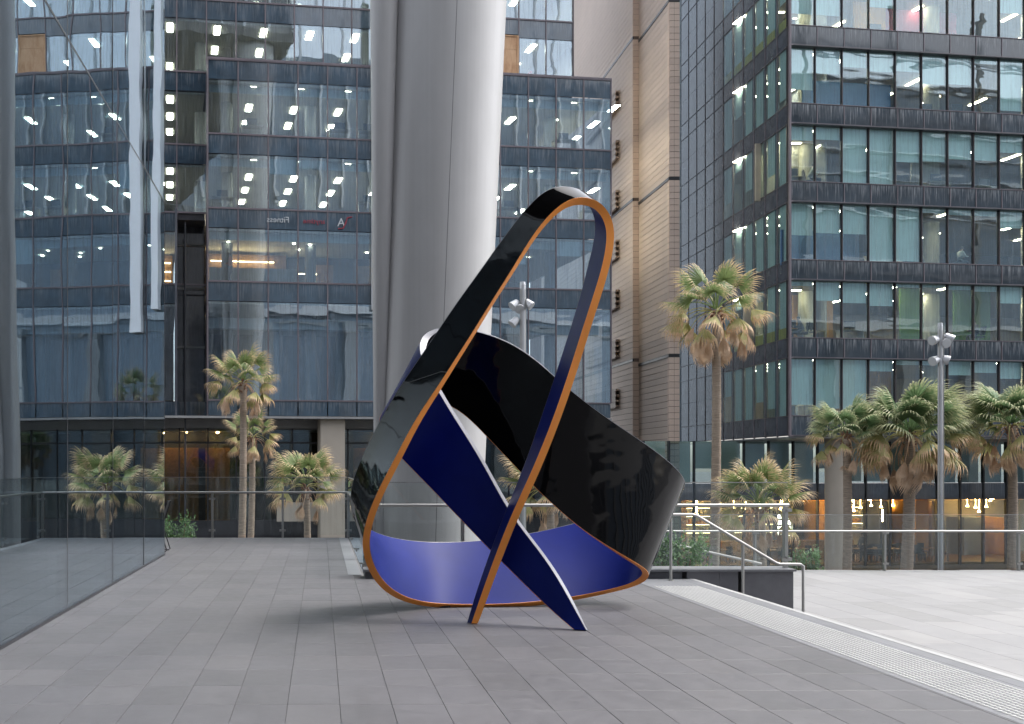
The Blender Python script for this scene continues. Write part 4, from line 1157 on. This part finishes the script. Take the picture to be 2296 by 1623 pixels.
# ================================================================== SHRUBS
def shrub(c, rx, ry, h, n, label, seed, lean=0):
    rnd = random.Random(seed); root = thing('leafy_shrub', c, label, 'shrub')
    mb = MB(); tips = []
    sp = [(rnd.uniform(-.7, .7) * rx, rnd.uniform(-.7, .7) * ry, rnd.uniform(.45, .95) * h) for _ in range(26)]
    for i in range(n):
        s = rnd.choice(sp); r = rnd.gauss(0, .16 * rx + .03)
        p = Vector((s[0] + rnd.gauss(0, .12 * rx), s[1] + rnd.gauss(0, .12 * ry), s[2] + rnd.gauss(0, .09 * h)))
        if p.z < 0: continue
        L_ = rnd.uniform(.05, .10); az = rnd.uniform(0, 6.28); el = rnd.uniform(-.3, 1.2)
        d = Vector((math.cos(az) * math.cos(el), math.sin(az) * math.cos(el), math.sin(el))); sd = d.cross(Vector((0, 0, 1))).normalized() * L_ * .22
        q = [p, p + d * L_ * .5 + sd, p + d * L_, p + d * L_ * .5 - sd]
        nn = len(mb.v); mb.v += [tuple(Vector(c) + x) for x in q]; mb.f.append((nn, nn + 1, nn + 2, nn + 3)); mb.mi.append(0)
    part('foliage', mb, M['shrub'], root)
    mb = MB()
    for s in sp[:14]: mb.bar(Vector(c), Vector(c) + Vector(s), .008)
    part('stems', mb, M['bark2'], root)
shrub((-3.4, 25.6, -1.0), .62, .5, 1.30, 2600, 'pale green shrub behind the far left balustrade', 1)
shrub((6.05, 18.0, TZ), .55, .5, 1.15, 2400, 'green shrub behind the glass to the right of the sculpture', 2)
shrub((11.9, 26.2, -1.7), .50, .4, 1.15, 2000, 'low green shrub at the corner of the terrace balustrade beside the wall', 3)
shrub((5.2, 20.5, -1.2), .6, .5, 1.25, 2000, 'dark shrub half hidden behind the sculpture and glass', 4)
bed = MB(); bed.box(-6, -.5, 24.2, 27.5, -4, -1.0); bed.box(10.5, 14, 25.0, 27.5, -4, -1.7); struct('planting_bed', bed, M['soil'])
bed = MB(); bed.box(4.65, 6.9, 17.3, 21.2, TZ - .01, TZ + .02); struct('planting_bed', bed, M['soil'])

# ================================================================== LAMP POSTS
def lamp(x, ytop, Y, wpx, heads, zb, label, group='floodlight masts'):
    p = U(x, ytop, Y); X, zt = p.x, p.z; r = wpx * Y / F / 2
    root = thing('lamp_post', (X, Y, zb), label, 'lamp post', group)
    mb = MB(); mb.tube([(X, Y, zb), (X, Y, zb + .35), (X, Y, zb + .36), (X, Y, zt)], [r * 1.35, r * 1.35, r, r], 20); part('mast', mb, M['galv'], root, True)
    mb = MB(); mb.tube([(X, Y, zt), (X, Y, zt + .10)], [r * 1.1, r * .9], 16); part('cap', mb, M['galv'], root, True)
    for dx in (-.45, .45):
        mb = MB(); mb.box(X + dx * r * 2 - .012, X + dx * r * 2 + .012, Y - r - .012, Y - r + .01, zb + .5, zt - .1); part('slot_cover', mb, M['steel'], root)
    for (px, py, az, el) in heads:
        h = U(px, py, Y); d = Vector((math.cos(az) * math.cos(el), math.sin(az) * math.cos(el), math.sin(el)))
        mb = MB(); mb.tube([(X, Y, h.z + .1), h - d * .05], .018, 6); part('bracket', mb, M['galv'], root, True)
        mb = MB(); mb.tube([h - d * .16, h - d * .12, h + d * .03, h + d * .10], [.05, .10, .125, .135], 18); fl_ = part('floodlight', mb, M['galv'], root, True)
        mb = MB(); mb.tube([h + d * .101, h + d * .108], [.115, .11], 18)
        me = mb.mesh('lens', tuple(root.location)); me.materials.append(M['sign_white']); link('lens', me, fl_)
lamp(1172, 640, 30, 13, [(1153, 683, R(200), R(-35)), (1186, 682, R(-30), R(-40)), (1165, 690, R(-100), R(-35)), (1153, 722, R(190), R(-45)), ], -4, 'silver floodlight mast framed by the loop of the sculpture')
lamp(2108, 732, 30, 10, [(2095, 762, R(200), R(-15)), (2128, 758, R(-20), R(-30)), (2118, 768, R(-90), R(-20)), (2096, 808, R(200), R(-20)), (2119, 806, R(-25), R(-20))], -4, 'silver floodlight mast among the palms on the right')

# ================================================================== CHAIR at the end of the glass wall
ch = thing('sled_chair', (-3.05, 19.9, 0), 'black wire sled chair half hidden behind the end of the glass wall', 'chair')
cx0, cy0 = -3.12, 19.9
for s in (-.22, .22):
    mb = MB(); y = cy0 + s
    mb.tube([(cx0 - .22, y, .012), (cx0 + .26, y, .012), (cx0 + .29, y, .03), (cx0 + .16, y, .45), (cx0 - .20, y, .45), (cx0 - .22, y, .02)], .011, 8); part('sled_leg', mb, M['black_metal'], ch, True)
mb = MB(); mb.box(cx0 - .22, cx0 + .2, cy0 - .22, cy0 + .22, .45, .475); part('seat', mb, M['black_metal'], ch)
mb = MB(); mb.hexa([(cx0 + .16, cy0 - .22, .60), (cx0 + .185, cy0 - .22, .60), (cx0 + .185, cy0 + .22, .60), (cx0 + .16, cy0 + .22, .60),
                    (cx0 + .26, cy0 - .22, .92), (cx0 + .285, cy0 - .22, .92), (cx0 + .285, cy0 + .22, .92), (cx0 + .26, cy0 + .22, .92)]); part('backrest', mb, M['black_metal'], ch)
mb = MB(); mb.tube([(cx0 + .15, cy0 - .22, .46), (cx0 + .30, cy0 - .23, .94), (cx0 + .30, cy0 + .23, .94), (cx0 + .15, cy0 + .22, .46)], .011, 8); part('back_frame', mb, M['black_metal'], ch, True)

# ================================================================== PEOPLE
def person(loc, pose, face, label, top='shirt_white', legs='trousers', sc=1.0):
    if pose == 'sit':
        J = dict(pel=(0, 0, .52), chest=(.06, 0, .95), neck=(.10, 0, 1.10), head=(.15, 0, 1.24), crown=(.15, 0, 1.33),
                 ls=(.07, .19, 1.03), le=(.16, .24, .80), lh=(.42, .14, .80), rs=(.07, -.19, 1.03), re=(.16, -.24, .80), rh=(.42, -.14, .80),
                 lk=(.42, .12, .52), lf=(.42, .12, .08), lt=(.56, .12, .05), rk=(.42, -.12, .52), rf=(.42, -.12, .08), rt=(.56, -.12, .05))
    else:
        J = dict(pel=(0, 0, .95), chest=(.0, 0, 1.30), neck=(.01, 0, 1.47), head=(.04, 0, 1.60), crown=(.04, 0, 1.69),
                 ls=(.0, .19, 1.40), le=(.05, .25, 1.12), lh=(.26, .18, 1.05), rs=(.0, -.19, 1.40), re=(.0, -.26, 1.12), rh=(.14, -.24, .88),
                 lk=(.04, .10, .50), lf=(-.03, .11, .08), lt=(.11, .12, .05), rk=(.06, -.10, .50), rf=(.05, -.11, .08), rt=(.19, -.12, .05))
    rad = dict(pel=.14, chest=.15, neck=.055, head=.095, crown=.075, ls=.06, le=.045, lh=.035, rs=.06, re=.045, rh=.035, lk=.065, lf=.045, lt=.035, rk=.065, rf=.045, rt=.035)
    E_ = [('pel', 'chest'), ('chest', 'neck'), ('neck', 'head'), ('head', 'crown'), ('chest', 'ls'), ('ls', 'le'), ('le', 'lh'), ('chest', 'rs'), ('rs', 're'), ('re', 'rh'),
          ('pel', 'lk'), ('lk', 'lf'), ('lf', 'lt'), ('pel', 'rk'), ('rk', 'rf'), ('rf', 'rt')]
    ks = list(J); me = bpy.data.meshes.new('person'); me.from_pydata([J[k] for k in ks], [(ks.index(a), ks.index(b)) for a, b in E_], [])
    tmp = bpy.data.objects.new('tmp', me); COL.objects.link(tmp)
    sk = tmp.modifiers.new('s', 'SKIN'); 
    for i, k in enumerate(ks):
        v = me.skin_vertices[0].data[i]; v.radius = (rad[k], rad[k] * (1.15 if k in ('pel', 'chest') else 1)); v.use_root = (k == 'pel')
    sub = tmp.modifiers.new('u', 'SUBSURF'); sub.levels = 2
    dg = bpy.context.evaluated_depsgraph_get(); ev = tmp.evaluated_get(dg); m2 = bpy.data.meshes.new_from_object(ev)
    bpy.data.objects.remove(tmp)
    m2.materials.clear()
    for q in (top, legs, 'skin', 'hair'): m2.materials.append(M[q])
    hz, nz, pz = J['head'][2], J['neck'][2], J['pel'][2]
    for p in m2.polygons:
        c = p.center
        if c.z > hz + .02 or (c.z > hz - .05 and c.x < J['head'][0] - .02): p.material_index = 3
        elif c.z > nz: p.material_index = 2
        elif (Vector(c) - Vector(J['lh'])).length < .09 or (Vector(c) - Vector(J['rh'])).length < .09: p.material_index = 2
        elif c.z < pz + .02 or (pose == 'sit' and c.z < .62): p.material_index = 1
        else: p.material_index = 0
        p.use_smooth = True
    m2.name = 'person'
    o = link('person', m2, None, loc); o.rotation_euler = (0, 0, face); o.scale = (sc,) * 3
    o['label'] = label; o['category'] = 'person'; return o
def chair_small(loc, face, label):
    r = thing('office_chair', loc, label, 'chair'); r.rotation_euler = (0, 0, face)
    def p_(name, mb, m):
        me = mb.mesh(name); me.materials.append(m); link(name, me, r)
    mb = MB(); mb.box(-.22, .24, -.23, .23, .42, .48); p_('seat', mb, M['black_metal'])
    mb = MB(); mb.hexa([(-.24, -.21, .55), (-.19, -.21, .55), (-.19, .21, .55), (-.24, .21, .55), (-.33, -.21, 1.0), (-.28, -.21, 1.0), (-.28, .21, 1.0), (-.33, .21, 1.0)]); p_('backrest', mb, M['black_metal'])
    mb = MB(); mb.tube([(0, 0, .06), (0, 0, .42)], .03, 8); p_('stem', mb, M['steel'])
    for k in range(5):
        a = k * 1.2566; mb = MB(); mb.bar((0, 0, .08), (math.cos(a) * .28, math.sin(a) * .28, .04), .02, .015); p_('foot', mb, M['black_metal'])
zf = lambda k: 4.0 + 3.8 * k - .10
def at_d(px, b):   # x pixel on a depth line inside the right office
    for i in range(400):
        a = i * .05
        X, Y, _ = fd(a, b, 0)
        if 719 + F * X / Y > px: return a
    return 0
def seated(px, b, k, face, label, top, cl):
    a = at_d(px, b); c = fd(a, b, zf(k)); person(c, 'sit', face, label, top); chair_small((c[0] - .06 * math.cos(face), c[1] - .06 * math.sin(face), c[2] - .0), face, cl)
seated(1817, REC + .9, 3, R(-15), 'seated person in a white shirt at the corner window of the third office floor', 'shirt_white', 'black office chair under the person in white at the corner window')
seated(1797, REC + .9, 1, R(160), 'seated person in dark clothes at the corner window with a tan wall behind', 'shirt_dark', 'black office chair under the dark dressed person at the corner window')
seated(2150, REC + 1.3, 2, R(10), 'seated person in a pale top leaning forward above the palms', 'shirt_white', 'black office chair below the leaning person in the pale top')
seated(2135, REC + .9, 0, R(0), 'person in a cream shirt at a desk beside the lamp post mast', 'pale', 'black office chair behind the lamp post mast in the lowest office floor')
seated(2190, REC + 1.0, 1, R(180), 'dark haired person bending over a desk near the green wall', 'shirt_dark', 'black office chair beside the green wall')
# worker behind the upper glass of the left office and visitor in the gym
person(fb(11.85, B2 + .8, 21.87), 'stand', R(200), 'worker in a red harness kneeling height behind the high window right of the plywood', 'cloth_red', 'shirt_dark', .85)
person(fb(-4.55, 1.25, 10.92), 'stand', R(180), 'person in an orange top behind the glass of the warm lit floor', 'hivis')
person(fd(1.0, GD - 2.2, -4), 'stand', R(180), 'person in an orange top walking past the warm shopfront', 'hivis')
person(fd(8.9, GD + .8, -3.9), 'stand', R(200), 'person in dark clothes inside the warm shopfront', 'shirt_dark')

# ================================================================== REFLECTED SIGN, MODELLED AS LETTERS ON THE GLASS
def text(body, size, m, loc, ang, root, name):
    c = bpy.data.curves.new(name, 'FONT'); c.body = body; c.size = size; c.extrude = .01; c.align_x = 'CENTER'
    t = bpy.data.objects.new('tmp', c); COL.objects.link(t); dg = bpy.context.evaluated_depsgraph_get()
    me = bpy.data.meshes.new_from_object(t.evaluated_get(dg)); bpy.data.objects.remove(t)
    for v in me.vertices: v.co.x = -v.co.x            # reads backwards: stands for the reflection of a sign opposite
    me.flip_normals(); me.materials.clear(); me.materials.append(m)
    o = link(name, me, root, Vector(loc) - root.location); o.rotation_euler = (R(90), 0, ang); return o
sg = thing('reflected_lettering', fb(.5, .2, 13.9), 'reflection of a white and red gym sign, modelled as reversed letters on the left office glass', 'sign')
text('Fitness', .42, M['sign_white'], fb(-2.2, -.07, 13.95), YA, sg, 'white_lettering')
text('anytime', .36, M['sign_red'], fb(-.35, -.07, 13.95), YA, sg, 'red_lettering')
text('A', .60, M['sign_white'], fb(1.05, -.07, 13.85), YA, sg, 'white_initial')
mb = MB(); pts = [fb(1.62, -.07, 14.35), fb(1.38, -.07, 14.30), fb(1.28, -.07, 14.0), fb(1.15, -.07, 13.75), fb(.9, -.07, 13.72)]
mb.tube(pts, .035, 6); part('red_swoosh', mb, M['sign_red'], sg, True)
text('s', .42, M['sign_white'], fb(-8.35, B2 - .1, 13.95), YA, sg, 'white_lettering')
print('objects', len(bpy.data.objects), 'studs', cnt)
